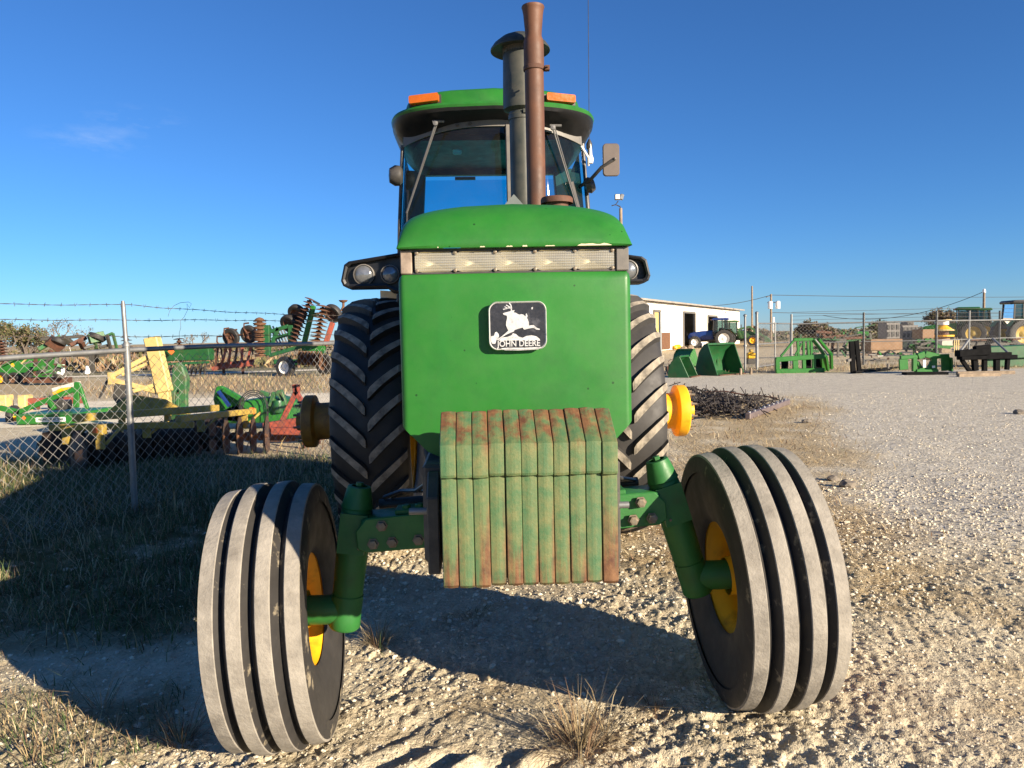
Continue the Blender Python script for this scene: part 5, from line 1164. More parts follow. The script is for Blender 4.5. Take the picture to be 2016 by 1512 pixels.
tree(tbase(128, 70), 5.2, 4.5, 9, 'tall bare grey tree on the left skyline', 260, [.1, .4, .5, 0], 'bare_tree', .1, twig=4)
tree(tbase(162, 72), 3.8, 4.0, 12, 'low bare grey tree right of the tall bare one', 200, [.1, .4, .5, 0], 'bare_tree', .1, twig=4)
tree(tbase(392, 75), 3.2, 2.5, 14, 'tiny bare tree on the skyline above the fence rail', 120, [.1, .4, .5, 0], 'bare_tree', .1, twig=4)
for i, (px, h, w, n, Y, lab) in enumerate(((1478, 3.2, 4, 1500, 98, 'brown scrub bush just right of the white building'), (1505, 2.6, 4, 1200, 96, 'brown scrub bush behind the open gate'), (1600, 3.4, 5, 1900, 70, 'grey brown bush behind the green fork frame'), (1632, 3.0, 4, 1500, 68, 'grey brown bush right of the one behind the fork frame'), (1735, 3.0, 3.5, 1700, 75, 'olive bush left of the grey crates'), (1850, 5.0, 5, 900, 78, 'tall thin bare brown tree behind the far green tractors'), (1885, 5.0, 5, 800, 80, 'bare brown tree right above the far tractor cabs'), (1935, 3.6, 3, 700, 90, 'round brown bush at the foot of the right utility pole'), (1770, 3.2, 4, 1200, 95, 'low bush on the skyline above the grey crates'))):
    tree(tbase(px, Y), h * .85, w, 40 + i, lab, n * 3, [.2, .5, .25, .05] if i != 4 else [.5, .2, .1, .2], 'scrub_bush', .11)
# far scrub line, one mass
rs_ = np.random.RandomState(77); n = 60000
a = rs_.uniform(-.85, .85, n); Y = rs_.uniform(110, 170, n); X = a * Y
hh = 1.9 * (.35 + .65 * fbm(X * .035, Y * .01, 3, 21)) * rs_.rand(n) ** .8 * np.where(X < 0, .55, 1)
c = np.stack([X, Y, hh], -1); u = rs_.normal(size=(n, 3)); u /= np.linalg.norm(u, axis=1)[:, None]; v = rs_.normal(size=(n, 3)); v -= u * (u * v).sum(1)[:, None]; v /= np.linalg.norm(v, axis=1)[:, None]
s = rs_.uniform(.12, .4, n)[:, None]
co = np.stack([c - u * s, c + v * s * .6, c + u * s, c - v * s * .6], 1).reshape(-1, 3)
o = struct(link('far_scrub', fast_mesh('far_scrub', co, np.arange(n * 4).reshape(-1, 4), LEAF, False, rs_.choice(4, n, p=[.42, .22, .22, .14]))), 'stuff'); o['label'] = 'low brown scrub along the horizon'
n = 9000; X = rs_.uniform(-34, -4, n); Y = rs_.uniform(42, 60, n); c = np.stack([X, Y, .42 * rs_.rand(n) ** 1.5 * fbm(X * .2, Y * .2, 2, 31) * 2], -1)
u = rs_.normal(size=(n, 3)) * [.3, .3, 1]; u /= np.linalg.norm(u, axis=1)[:, None]; v = rs_.normal(size=(n, 3)); v -= u * (u * v).sum(1)[:, None]; v /= np.linalg.norm(v, axis=1)[:, None]; s = rs_.uniform(.15, .4, n)[:, None]
co = np.stack([c - u * s, c + v * s * .25, c + u * s, c - v * s * .25], 1).reshape(-1, 3)
o = struct(link('dry_weeds', fast_mesh('dry_weeds', co, np.arange(n * 4).reshape(-1, 4), [GRASS[0], GRASS[1], LEAF[0]], False, rs_.choice(3, n, p=[.12, .53, .35]))), 'stuff'); o['label'] = 'tall dry weeds behind the far row of machines'

# ================================================================== white shed at right
A_, B_ = V((9.0, 57.6, 0)), V((28.2, 95.0, 0)); A_ = A_ + (A_ - B_) * .35
wd = (B_ - A_).normalized(); wn = V((wd.y, -wd.x, 0)); L_ = (B_ - A_).length
if wn.y > 0: wn = -wn
def shed_at(px):       # distance along the wall seen at this pixel column
    d = ray(px, 650); n = V((wd.y, -wd.x, 0)); t_ = (A_ - CP).dot(n) / (d.x * n.x + d.y * n.y); p = CP + d * t_; return (p - A_).dot(wd)
t = TH('shed', 'long white metal shed with open doorways and low roof at right', 'shed', (A_ + B_) / 2)
HT = 4.0; ops = [(shed_at(1286), shed_at(1299), 3.3, 0), (shed_at(1345), shed_at(1367.5), 3.35, .9), (shed_at(1393), shed_at(1411), 3.15, .9)]
def wallbit(s0, s1, z0, z1, d=.12):
    mb = MB(); p = A_ + wd * s0; mb.add([tuple(A_ + wd * s + wn * k + V((0, 0, z))) for s in (s0, s1) for k in (0, -d) for z in (z0, z1)], [(0, 1, 3, 2), (4, 6, 7, 5), (0, 4, 5, 1), (2, 3, 7, 6), (0, 2, 6, 4), (1, 5, 7, 3)]); return mb
s0 = 0
for a, b, zt, zb in ops:
    t.part('wall_panel', wallbit(s0, a, -.2, HT), G['white']); t.part('wall_panel', wallbit(a, b, zt, HT), G['white']); s0 = b
t.part('wall_panel', wallbit(s0, L_, -.2, HT), G['white'])
for k, (a, b, zt, zb) in enumerate(ops):
    mb = MB()
    for q in (a, b): mb.bar(A_ + wd * q + wn * .05, A_ + wd * q + wn * .05 + V((0, 0, zt)), .18, .12, wn)
    mb.bar(A_ + wd * a + wn * .05 + V((0, 0, zt)), A_ + wd * b + wn * .05 + V((0, 0, zt)), .12, .18); t.part('door_frame', mb, G['grey'])
t.part('closed_door', wallbit(ops[0][0] + .1, ops[0][1] - .1, 0, 3.2, .06), G['cream'])
mb = MB(); D_ = 12; C_ = -wn * D_
mb.add([tuple(A_ + C_ + wd * s + V((0, 0, z))) for s in (0, L_) for z in (0, HT + .6)], [(0, 1, 3, 2)]); mb.add([tuple(p) for p in (B_, B_ + C_, B_ + C_ + V((0, 0, HT + .6)), B_ + V((0, 0, HT)))], [(0, 1, 2, 3)]); t.part('rear_wall', mb, G['white'])
e = wn * .45 + V((0, 0, HT + .02)); mb = MB(); ov = wd * .9
R = [A_ + e - ov, B_ + e + ov, B_ + C_ * 1.03 + V((0, 0, HT + .95)) + ov, A_ + C_ * 1.03 + V((0, 0, HT + .95)) - ov]
mb.add([tuple(p) for p in R] + [tuple(p + V((0, 0, .14))) for p in R], [(0, 1, 2, 3), (7, 6, 5, 4), (0, 4, 5, 1), (1, 5, 6, 2), (2, 6, 7, 3), (3, 7, 4, 0)]); t.part('roof', mb, pmat('dusty_roof_sheet', (.3, .26, .22), .7, var=.2, vs=1))
mb = MB(); mb.box(A_ + wd * (shed_at(1305) + .5) + wn * .08 + V((0, 0, .8)), (.1, 2.6, 1.4), M.Rotation(-math.atan2(wd.x, wd.y), 3, 'Z')); t.part('rust_stain_sheet', mb, G['rustlight'])

# ================================================================== small machines
def mini_tractor(name, label, base, rz, sc, body, rim, roofm, loader=False, group=None, hoodl=1.9):
    X = M.Translation(base) @ M.Rotation(rz, 4, 'Z') @ M.Scale(sc, 4); t = TH(name, label, 'tractor', base, group)
    def mbx(): return MB(X)
    m = mbx(); m.prism([(-2.6, .75), (-.3, .75), (-.3, 1.62), (-1.4, 1.58), (-2.45, 1.42), (-2.65, 1.15)], (0, .34, 0), (1, 0, 0), (0, 0, 1), .68); t.part('hood', m, body, bevel=.06, seg=2)
    m = mbx(); m.box((-1.0, 0, .75), (3.0, .5, .35)); t.part('chassis', m, G['cast'], bevel=.04)
    m = mbx(); m.box((-2.66, 0, 1.2), (.05, .5, .4)); t.part('grille', m, G['blackpaint'])
    for x, y in ((-.35, .62), (-.35, -.62), (1.0, .62), (1.0, -.62), (.5, .64), (.5, -.64)): m = mbx(); m.bar((x, y, 1.25), (x * .9 + .03, y * .94, 2.55), .07, .07); t.part('cab_post', m, G['blackpaint'])
    m = mbx(); m.box((.32, 0, 1.28), (1.4, 1.25, .25)); t.part('cab_floor', m, G['blackpaint'], bevel=.03)
    m = mbx(); m.prism([(-.45, 2.55), (1.08, 2.55), (1.12, 2.66), (1.0, 2.74), (-.3, 2.76), (-.5, 2.66)], (0, .7, 0), (1, 0, 0), (0, 0, 1), 1.4); t.part('cab_roof', m, roofm, bevel=.04, seg=2)
    for y in (.61, -.61):
        m = mbx(); m.add([(-.33, y, 1.35), (.95, y, 1.35), (.87, y * .95, 2.52), (-.28, y * .95, 2.52)], [(0, 1, 2, 3)]); t.part('side_window', m, G['darkglass'])
    m = mbx(); m.add([(-.36, -.58, 1.35), (-.36, .58, 1.35), (-.29, .55, 2.52), (-.29, -.55, 2.52)], [(0, 1, 2, 3)]); t.part('windscreen', m, G['darkglass'])
    m = mbx(); m.add([(1.0, -.58, 1.35), (1.0, .58, 1.35), (.92, .55, 2.52), (.92, -.55, 2.52)], [(0, 1, 2, 3)]); t.part('rear_window', m, G['darkglass'])
    m = mbx(); m.box((.4, 0, 1.6), (.45, .5, .5)); t.part('seat', m, G['blackpaint'], bevel=.06)
    for y in (.86, -.86):
        m = mbx(); rows = []
        for i in range(9): a = rad(25 + 125 * i / 8); rows.append([(.62 - .93 * math.cos(a), y + q, .84 + .93 * math.sin(a)) for q in (-.25, .25)])
        m.grid(rows); t.part('fender', m, body)
        for c, R, w in (((.62, y, .84), .84, .45), ((-2.0, y * .93, .55), .55, .34)):
            tt = X @ V(c); wheel_on(t, tt, X.to_3x3() @ V((0, 1, 0)), R * sc, w * sc, rim, lugs=18 if R > .8 else 14)
    m = mbx(); m.tube([(-.75, -.28, 1.5), (-.75, -.28, 2.3)], .05, 8); t.part('exhaust_pipe', m, G['blackpaint'])
    for y in (.55, -.55): m = mbx(); m.box((-.5, y, 2.62), (.06, .16, .1)); t.part('work_lamp', m, G['amber'])
    if loader:
        for y in (.55, -.55):
            m = mbx(); m.bar((-.4, y, 1.75), (-1.6, y, 2.05), .1, .18); m.bar((-1.6, y, 2.05), (-3.2, y, .9), .1, .18); m.bar((-.9, y, .8), (-.5, y, 1.8), .14, .16); t.part('loader_arm', m, body)
        m = mbx(); m.prism([(-3.2, .35), (-3.9, .35), (-3.95, .45), (-3.35, 1.0), (-3.2, .95)], (0, .95, 0), (1, 0, 0), (0, 0, 1), 1.9); t.part('bucket', m, body)
    return t
g_ = 'parked tractors in the far yard'
p = G0(1386, 683); mini_tractor('parked_tractor', 'dark blue tractor with pale wheel rims parked before the white shed', V((p.x, 72, 0)), rad(-14), 1.0, G['blue'], G['whiteplain'], G['blue'], group=g_)
p = at(1445, 690, 80); mini_tractor('parked_tractor', 'green loader tractor partly hidden behind the blue tractor', V((p.x, 80, 0)), rad(160), .95, G['green_old'], G['yellow'], G['green_old'], True, g_)
mini_tractor('parked_tractor', 'green tractor with yellow wheels, left of the two side by side in the yard', V((at(1893, 690, 62).x, 62, 0)), rad(-25), 1.1, G['green'], G['yellow_dusty'], G['green_deep'], False, g_)
mini_tractor('parked_tractor', 'green tractor half hidden by its twin, right of the two in the yard', V((at(1918, 690, 66).x, 66, 0)), rad(-25), 1.1, G['green'], G['yellow_dusty'], G['green_deep'], False, g_)
mini_tractor('parked_tractor', 'large green sprayer tractor cut off by the right picture edge', V((at(2030, 690, 47).x, 47.5, 0)), rad(175), 1.1, G['green'], G['yellow_dusty'], G['blackpaint'], True, g_)
# round reel and combine body between the tractors
t = TH('green_combine', 'green combine body with dark glass and orange stripe between the yard tractors', 'combine', V((at(1950, 690, 70).x, 70, 0)))
c = at(1950, 655, 70); mb = MB(); mb.box(c, (2.3, 2, 1.7)); t.part('cabin', mb, G['green_old'], bevel=.1); mb = MB(); mb.box(c + V((-.1, -1.02, .1)), (1.6, .05, .9)); t.part('window', mb, G['darkglass']); mb = MB(); mb.box(c + V((.9, -1.03, .1)), (.25, .06, 1.2)); t.part('stripe_panel', mb, G['rustlight']); mb = MB(); mb.box(c + V((0, 0, -1.4)), (2.6, 2, 1.2)); t.part('lower_body', mb, G['rust'], bevel=.08); mb = MB(); mb.box(V((c.x, c.y, .5)), (2.2, 1.6, 1.0)); t.part('undercarriage', mb, G['cast'])

# ---- loader buckets by the gate
def bucket(name, label, base, rz, w, h, d, mat, group):
    X = M.Translation(base) @ M.Rotation(rz, 4, 'Z'); t = TH(name, label, 'loader bucket', base, group)
    prof = [(0, 0), (d, 0), (d * 1.02, h * .12), (d * .9, h * .7), (d * .55, h), (d * .42, h * .98), (d * .22, h * .62)]
    back = [(0, .02), (d * .6, .02), (d * .9, .1), (d * .96, h * .4), (d * .82, h * .75), (d * .5, h)]
    for y in (-w / 2, w / 2):
        mb = MB(X); mb.prism([(d * .0, 0), (d, 0), (d * 1.0, h * .3), (d * .85, h * .75), (d * .62, h), (d * .44, h)], (0, y + .02, 0), (1, 0, 0), (0, 0, 1), .04); t.part('side_plate', mb, mat, bevel=.008)
    mb = MB(X); mb.grid([[(x, -w / 2, z), (x, w / 2, z)] for x, z in back] , True); mb.grid([[(x - .03, -w / 2, z + .02), (x - .03, w / 2, z + .02)] for x, z in back], True); t.part('shell', mb, mat)
    mb = MB(X); mb.bar((0, -w / 2, .02), (0, w / 2, .02), .15, .03); t.part('cutting_edge', mb, G['rust'])
    mb = MB(X); mb.bar((d * .5, -w / 2, h), (d * .5, w / 2, h), .1, .06); t.part('top_lip', mb, mat)
    for y in (-w * .2, w * .2): mb = MB(X); mb.prism([(d * .9, h * .15), (d * 1.15, h * .25), (d * 1.12, h * .6), (d * .86, h * .7)], (0, y, 0), (1, 0, 0), (0, 0, 1), .04); t.part('hook_bracket', mb, mat)
    return t
gb = 'loader buckets beside the gate'
bucket('loader_bucket', 'largest green loader bucket, tipped open beside the gate post', G0(1440, 738), rad(128), 1.45, 1.05, .9, G['green_deep'], gb)
bucket('loader_bucket', 'smaller dark green bucket left of the largest one', G0(1372, 742) + V((-.1, 0, 0)), rad(150), 1.0, .68, .7, G['green_deep'], gb)
bucket('loader_bucket', 'bright green bucket farther back between the two dark buckets', G0(1362, 722), rad(205), 1.1, .75, .6, G['green'], gb)
t = TH('steel_drum', 'short rusty pipe end at the left of the green buckets', 'pipe', G0(1324, 736)); mb = MB(); mb.lathe([(.12, 0), (.13, 0), (.13, .4), (.12, .4)], G0(1322, 730) + V((0, 0, .3)), (.2, 1, 0), 16); mb.box(G0(1322, 732) + V((0, .2, .1)), (.3, .3, .2)); t.part('pipe_end', mb, G['rust'])
# ---- green bale fork frame
Y = 26.2; base = G0(1575, 736)
t = TH('bale_fork_frame', 'bright green tubular bale fork frame standing left of the black pallet fork', 'fork frame', base)
bars = [((1527, 708), (1622, 701), .16, .14), ((1527, 731), (1622, 729), .16, .16), ((1530, 706), (1530, 733), .14, .14), ((1565, 704), (1566, 731), .18, .1), ((1582, 703), (1583, 730), .12, .1), ((1620, 700), (1621, 731), .18, .12), ((1602, 702), (1602, 730), .12, .1),
        ((1562, 669), (1600, 668), .10, .1), ((1537, 702), (1563, 670), .07, .07), ((1600, 668), (1625, 702), .09, .09), ((1570, 672), (1572, 704), .08, .07), ((1582, 672), (1582, 702), .08, .07), ((1590, 672), (1592, 702), .08, .07), ((1597, 670), (1598, 704), .09, .07), ((1565, 700), (1578, 676), .06, .06), ((1612, 668), (1636, 697), .09, .09), ((1636, 697), (1637, 725), .10, .1), ((1606, 672), (1616, 690), .06, .06), ((1626, 702), (1630, 728), .1, .1)]
for a, b, w, h in bars: mb = MB(); mb.bar(at(*a, Y), at(*b, Y + (.8 if a[0] > 1605 else 0)), w, h, (0, 1, 0)); t.part('frame_bar', mb, G['green'], bevel=.012)
for a, b in (((1545, 710), (1545, 728)), ((1590, 708), (1590, 728)), ((1611, 706), (1611, 728))): mb = MB(); mb.bar(at(*a, Y + .5), at(*b, Y + .5), .22, .08, (0, 1, 0)); t.part('backing_plate', mb, G['matte'])
mb = MB(); mb.bar(at(1605, 668, Y - .1), at(1628, 697, Y - .1), .03, .05, (0, 1, 0)); t.part('chrome_rod', mb, G['steel'])
# ---- black pallet fork
Y = 25.4
t = TH('pallet_fork', 'black pallet fork standing upright with tines flat on the gravel', 'pallet fork', G0(1680, 738))
for a, b, w in (((1676, 672), (1680, 737), .16), ((1686, 671), (1692, 735), .14)): mb = MB(); mb.bar(at(*a, Y), at(*b, Y), w, .09, (0, 1, 0)); t.part('upright', mb, G['matte'], bevel=.01)
mb = MB(); mb.bar(at(1668, 710, Y - .1), at(1694, 702, Y + .3), .08, .08); t.part('cross_bar', mb, G['grey'])
for a, b in (((1682, 736), (1750, 730)), ((1694, 732), (1768, 726))): 
    p, q = G0(*a), G0(*b); mb = MB(); mb.bar(p + V((0, 0, .06)), q + V((0, 0, .05)), .12, .06); t.part('tine', mb, G['matte'], bevel=.01)
p = G0(1748, 728); mb = MB(); mb.tube([p, p + V((0, 0, .22))], .045, 8); t.part('peg', mb, G['grey'])
# ---- green quick hitch attachment
Y = 24.6; base = G0(1820, 738)
t = TH('hitch_attachment', 'bright green hitch attachment with white sticker, right of the pallet fork', 'attachment', base)
for a, b, w, h in (((1772, 704), (1806, 702), .12, .1), ((1778, 706), (1779, 728), .28, .06), ((1800, 704), (1800, 731), .14, .12), ((1806, 702), (1820, 697), .2, .14), ((1820, 697), (1842, 702), .2, .14), ((1842, 702), (1868, 701), .14, .1), ((1861, 703), (1862, 730), .28, .06), ((1838, 704), (1838, 730), .18, .12), ((1802, 731), (1845, 731), .14, .18), ((1806, 712), (1815, 731), .1, .1), ((1834, 712), (1826, 731), .1, .1), ((1808, 725), (1836, 727), .1, .12), ((1871, 704), (1872, 731), .06, .2)):
    mb = MB(); mb.bar(at(*a, Y), at(*b, Y), w, h, (0, 1, 0)); t.part('plate', mb, G['green'], bevel=.012)
mb = MB(); mb.box(at(1820, 716, Y - .12), (.09, .02, .24)); t.part('sticker', mb, G['whiteplain']); mb = MB(); mb.box(at(1838, 722, Y - .12), (.09, .02, .07)); t.part('sticker', mb, G['whiteplain'])
mb = MB(); p, q = G0(1780, 738), G0(1862, 737); mb.bar(p + V((0, 0, .04)), q + V((0, 0, .04)), .4, .08); t.part('skid', mb, G['matte'])
# ---- black grapple
Y = 24.0; base = G0(1930, 740)
t = TH('black_grapple', 'black steel grapple rake lying on timbers at the right', 'grapple', base)
for a, b, w, h in (((1885, 700), (1990, 698), .16, .14), ((1888, 705), (1998, 702), .12, .3), ((1893, 708), (1912, 735), .12, .1), ((1918, 706), (1920, 730), .16, .14), ((1938, 706), (1938, 733), .14, .12), ((1962, 704), (1962, 733), .16, .14), ((1984, 704), (1982, 728), .12, .12), ((1918, 690), (1948, 686), .26, .2), ((1884, 696), (1944, 692), .2, .3), ((1908, 735), (1912, 742), .2, .2), ((1974, 732), (1976, 742), .18, .2)):
    mb = MB(); mb.bar(at(*a, Y), at(*b, Y), w, h, (0, 1, 0)); t.part('steel_member', mb, G['matte'], bevel=.015)
for a, b in (((1884, 738), (1996, 736)), ((1886, 742), (1968, 740))): mb = MB(); mb.bar(G0(*a) + V((0, 0, .05)), G0(*b) + V((0, 0, .05)), .14, .1); o = mb.obj('timber_beam', G['wood']); tag(o, 'dark timber on the ground under the black grapple, %s one' % ('rear' if a[1] == 738 else 'front'), 'timber', 'timbers under the grapple')
for a, b in (((1908, 668), (1886, 698)), ((1954, 666), (1984, 694))): mb = MB(); mb.tube([at(*a, Y + .6), at(*b, Y)], .035, 8); t.part('cylinder_rod', mb, G['steel'])
Y = 27.5
t = TH('dark_green_box', 'long dark green box blade behind the black grapple at the right edge', 'box blade', G0(1990, 727))
mb = MB(); mb.bar(at(1940, 695, Y), at(2040, 690, Y), .6, .45); t.part('blade_box', mb, G['green_deep'], bevel=.02); mb = MB(); p = at(1990, 700, Y); mb.bar(p, V((p.x, p.y, 0)), 1.9, .3, (0, 1, 0)); t.part('skirt', mb, G['green_deep'], bevel=.02)

# ================================================================== far fence and the open gate
def fence_line(name, label, pts, hgt, spacing, mesh_hw, ptop, barbs=2, bigs=()):
    t = TH(name, label, 'fence', pts[0])
    for (a, b) in zip(pts, pts[1:]):
        n = max(1, round((b - a).length / spacing))
        for i in range(n + 1):
            p = a + (b - a) * (i / n); mb = MB(); mb.tube([p, p + V((0, 0, ptop))], .045 if i in (0, n) else .035, 8); t.part('post', mb, G['steel'])
        mb = MB(); mb.tube([a + V((0, 0, hgt)), b + V((0, 0, hgt))], .03, 8); t.part('top_rail', mb, G['steel'])
        mb = MB(); mb.tube([a + V((0, 0, hgt * .55)), b + V((0, 0, hgt * .55))], .02, 6); t.part('mid_rail', mb, G['steel'])
        d = (b - a); me = chain_link(lambda s: a + d * s / d.length, 0, d.length, .05, hgt, mesh_hw, .0026, 'wire_mesh', G['wire']); o = link('wire_mesh', me, t.o); o.location = -t.b; o['kind'] = 'stuff'
        for k in range(barbs): mb = MB(); mb.tube([a + V((0, 0, hgt + .16 * (k + 1))), b + V((0, 0, hgt + .16 * (k + 1)))], .006, 4); t.part('barbed_wire', mb, G['barb'])
    return t
def onY(px, Y): p = at(px, 700, Y); return V((p.x, p.y, 0))
fence_line('chain_link_fence', 'distant chain link fence along the back of the gravel yard at right', [onY(1558, 31.5), onY(1700, 31), onY(1843, 30.5), onY(1967, 33), onY(2120, 34)], 1.72, 3.0, .075, 2.12, 3)
t = TH('gate', 'open chain link gate leaf standing oblique beside its post', 'gate', onY(1490, 29.5))
a, b = onY(1492, 29.8), onY(1556, 33.5)
for p in (a, b, (a + b) / 2): mb = MB(); mb.tube([p + V((0, 0, .05)), p + V((0, 0, 1.8))], .03, 8); t.part('gate_upright', mb, G['steel'])
for z in (.08, .95, 1.76): mb = MB(); mb.tube([a + V((0, 0, z)), b + V((0, 0, z))], .028, 8); t.part('gate_rail', mb, G['steel'])
d = b - a; me = chain_link(lambda s: a + d * s / d.length, 0, d.length, .08, 1.76, .06, .003, 'wire_mesh', G['wire']); o = link('wire_mesh', me, t.o); o.location = -t.b; o['kind'] = 'stuff'
for px, Y, h, lab in ((1490, 29.2, 2.15, 'taller galvanised gate post right of the green bucket'), (1467, 28.8, 2.05, 'thinner galvanised gate post at the edge of the green bucket')):
    p = onY(px, Y); mb = MB(); mb.tube([p, p + V((0, 0, h))], .055 if px == 1490 else .04, 12); mb.lathe([(.07, 0), (.07, .05), (.02, .09)], p + V((0, 0, h - .03)), (0, 0, 1), 10); mb.lathe([(.07, 0), (.065, .06)], p + V((0, 0, .9)), (0, 0, 1), 10); o = mb.obj('gate_post', G['steel']); tag(o, lab, 'gate post', 'gate posts')
# folded gate leaf on the near fence post
t = TH('gate', 'narrow galvanised gate leaf folded beside the tractor rear tyre', 'gate', FB)
g0, g1 = FB + V((-.10, .15, 0)), FB + V((-1.9, 7.5, 0))
for p in (g0, g1): mb = MB(); mb.tube([p + V((0, 0, .1)), p + V((0, 0, 1.85))], .025, 8); t.part('gate_upright', mb, G['steel'])
for z in (.1, .85, 1.45): mb = MB(); mb.tube([g0 + V((0, 0, z)), g1 + V((0, 0, z))], .025, 8); t.part('gate_rail', mb, G['steel'])
for z in (1.58, 1.7, 1.82): mb = MB(); mb.tube([g0 + V((0, 0, z)), g1 + V((0, 0, z))], .006, 4); t.part('barbed_wire', mb, G['barb'])
d = g1 - g0; me = chain_link(lambda s: g0 + d * s / d.length, 0, d.length, .1, 1.45, .06, .0025, 'wire_mesh', G['wire']); o = link('wire_mesh', me, t.o); o.location = -t.b; o['kind'] = 'stuff'

# ---- things in the far yard
def boxthing(name, label, cat, px0, py0, px1, py1, Y, depth, mat, lids=0, group=None):
    a, b = at(px0, py1, Y), at(px1, py0, Y); base = V(((a.x + b.x) / 2, Y + depth / 2, 0)); t = TH(name, label, cat, base, group)
    zb = max(a.z, 0) if a.z > .25 else 0
    mb = MB(); mb.box(((a.x + b.x) / 2, Y + depth / 2, (zb + b.z) / 2), (b.x - a.x, depth, b.z - zb)); t.part('body', mb, mat, bevel=.02)
    if zb: mb = MB(); mb.box(((a.x + b.x) / 2, Y + depth / 2, zb / 2), ((b.x - a.x) * .9, depth * .9, zb - .01)); t.part('pallet_base', mb, G['wood'])
    for i in range(lids):
        for j in range(2): mb = MB(); mb.box((a.x + (b.x - a.x) * (i + .5) / lids, Y - .02, zb + (b.z - zb) * (.28 + .44 * j)), ((b.x - a.x) / lids * .6, .03, (b.z - zb) * .3)); t.part('crate_slot', mb, G['blackpaint'])
    return t
gr = pmat('grey_plastic_crate', (.16, .15, .14), .7)
boxthing('crate', 'long brown wooden crate lying in front of the grey crates', 'crate', 1714, 667, 1777, 690, 42, 1.2, G['ply'])
boxthing('plastic_crate', 'grey crate stack left of the brown box stack', 'crate stack', 1745, 635, 1772, 667, 50, 1.2, gr, 3, 'grey crate stacks')
boxthing('plastic_crate', 'grey crate stack immediately left of the brown carton', 'crate stack', 1776, 640, 1808, 668, 52, 1.2, gr, 4, 'grey crate stacks')
boxthing('plastic_crate', 'small grey crate on top behind the second crate stack', 'crate stack', 1787, 634, 1800, 640, 54, 1.0, gr, 1, 'grey crate stacks')
boxthing('carton', 'brown carton stack beside the yellow spool', 'carton', 1816, 648, 1840, 666, 45, 1.2, G['ply'])
boxthing('pallet_bag', 'pale bag on a pallet under the yellow spool', 'bag', 1854, 668, 1876, 682, 44, 1.0, pmat('pale_sack', (.5, .45, .36), .8))
t = TH('cable_spool', 'yellow spool stack with white top behind the far fence', 'spool', V((at(1857, 690, 46).x, 46, 0)))
c = at(1857, 655, 46); x0, y0 = c.x, c.y
for z0, z1, r0, r1, m in ((0, .9, .35, .35, 'ply'), (.9, 1.0, .6, .6, 'yellow'), (1.0, 1.25, .3, .3, 'rust'), (1.25, 1.34, .62, .55, 'cream'), (1.34, 1.6, .5, .15, 'yellow'), (1.6, 1.85, .3, .3, 'whiteplain'), (1.85, 1.92, .45, .45, 'cream')):
    mb = MB(); mb.lathe([(.001, z0), (r0, z0), (r1, z1), (.001, z1)], (x0, y0, 0), (0, 0, 1), 18, False); t.part('spool_disc', mb, G[m])
t = TH('pallet', 'upright light wooden pallet right of the pale bag', 'pallet', V((at(1883, 690, 43).x, 43, 0)))
for i in range(3): a = at(1879 + i * 4, 690, 43); mb = MB(); mb.bar(V((a.x, 43, 0)), V((a.x, 43, at(1880, 668, 43).z)), .05, .03, (0, 1, 0)); t.part('slat', mb, G['cream'])
for py in (669, 678): mb = MB(); mb.bar(at(1877, py, 43.05), at(1889, py, 43.05), .03, .07); t.part('cross_slat', mb, G['cream'])
t = TH('scrap_heap', 'heap of grey scrap and hose behind the far fence', 'scrap heap', V((at(1760, 700, 35).x, 35, 0)))
for i in range(40):
    a = at(1695 + 150 * rnd.random(), 700, 35 + rnd.uniform(-1, 1.5)); a.z = rnd.uniform(.05, .55) * (1 - abs(a.x - t.b.x) / 2.4); a.z = max(.04, a.z); d = V((rnd.uniform(-.6, .6), rnd.uniform(-.3, .3), rnd.uniform(-.12, .15)))
    mb = MB(); mb.bar(a, a + d, rnd.uniform(.03, .14), rnd.uniform(.02, .1)); t.part('scrap_piece', mb, [G['grey'], G['steel'], G['rust'], G['cast'], G['green'], G['wood']][rnd.randrange(6)])
t = TH('yellow_pump', 'small yellow pump between the gate posts', 'pump', V((at(1477, 712, 34).x, 34, 0)))
c = at(1478, 700, 34); mb = MB(); mb.box(c, (.34, .3, .26)); t.part('housing', mb, G['yellow'], bevel=.04); mb = MB(); mb.box(c + V((.02, 0, .2)), (.16, .2, .16)); t.part('motor', mb, G['yellow_dusty'], bevel=.03); mb = MB(); mb.box(V((c.x, c.y, (c.z - .13) / 2)), (.3, .3, max(.1, c.z - .13))); t.part('stand', mb, G['cast'])
for i, (px, py) in enumerate(((1458, 738), (1478, 737))):
    p = G0(px, py); mb = MB(); mb.tube([p, p + V((.01, 0, .14)), p + V((0, 0, .22))], [.05, .045, .035], 9); o = mb.obj('wooden_stake', G['wood']); tag(o, 'short weathered stake %s the gate posts' % ('left of' if i == 0 else 'below'), 'stake', 'short stakes')
for i, (px, py, r, m) in enumerate(((1333, 688, .35, 'yellow'), (1375, 684, .4, 'whiteplain'), (1382, 680, .35, 'whiteplain'), (1320, 686, .5, 'rustlight'), (1345, 690, .3, 'wood'), (1360, 688, .3, 'wood'))):
    p = G0(px, py); p.z = 0; v, f = ico(2); rr = np.random.RandomState(i); co = v * (1 + rr.uniform(-.25, .25, (len(v), 1))) * [r, r * .8, r * .7]; co[:, 2] += r * .55
    o = link('rubble_block', fast_mesh('rubble_block', co, f, G[m], False), None, p); tag(o, ['yellow lump of rubble before the shed', 'white block left of the blue tractor wheel', 'white block against the blue tractor', 'rust brown heap at the shed wall', 'brown timber lump before the shed doorway', 'brown lump nearest the blue tractor'][i], 'rubble', 'rubble before the shed')

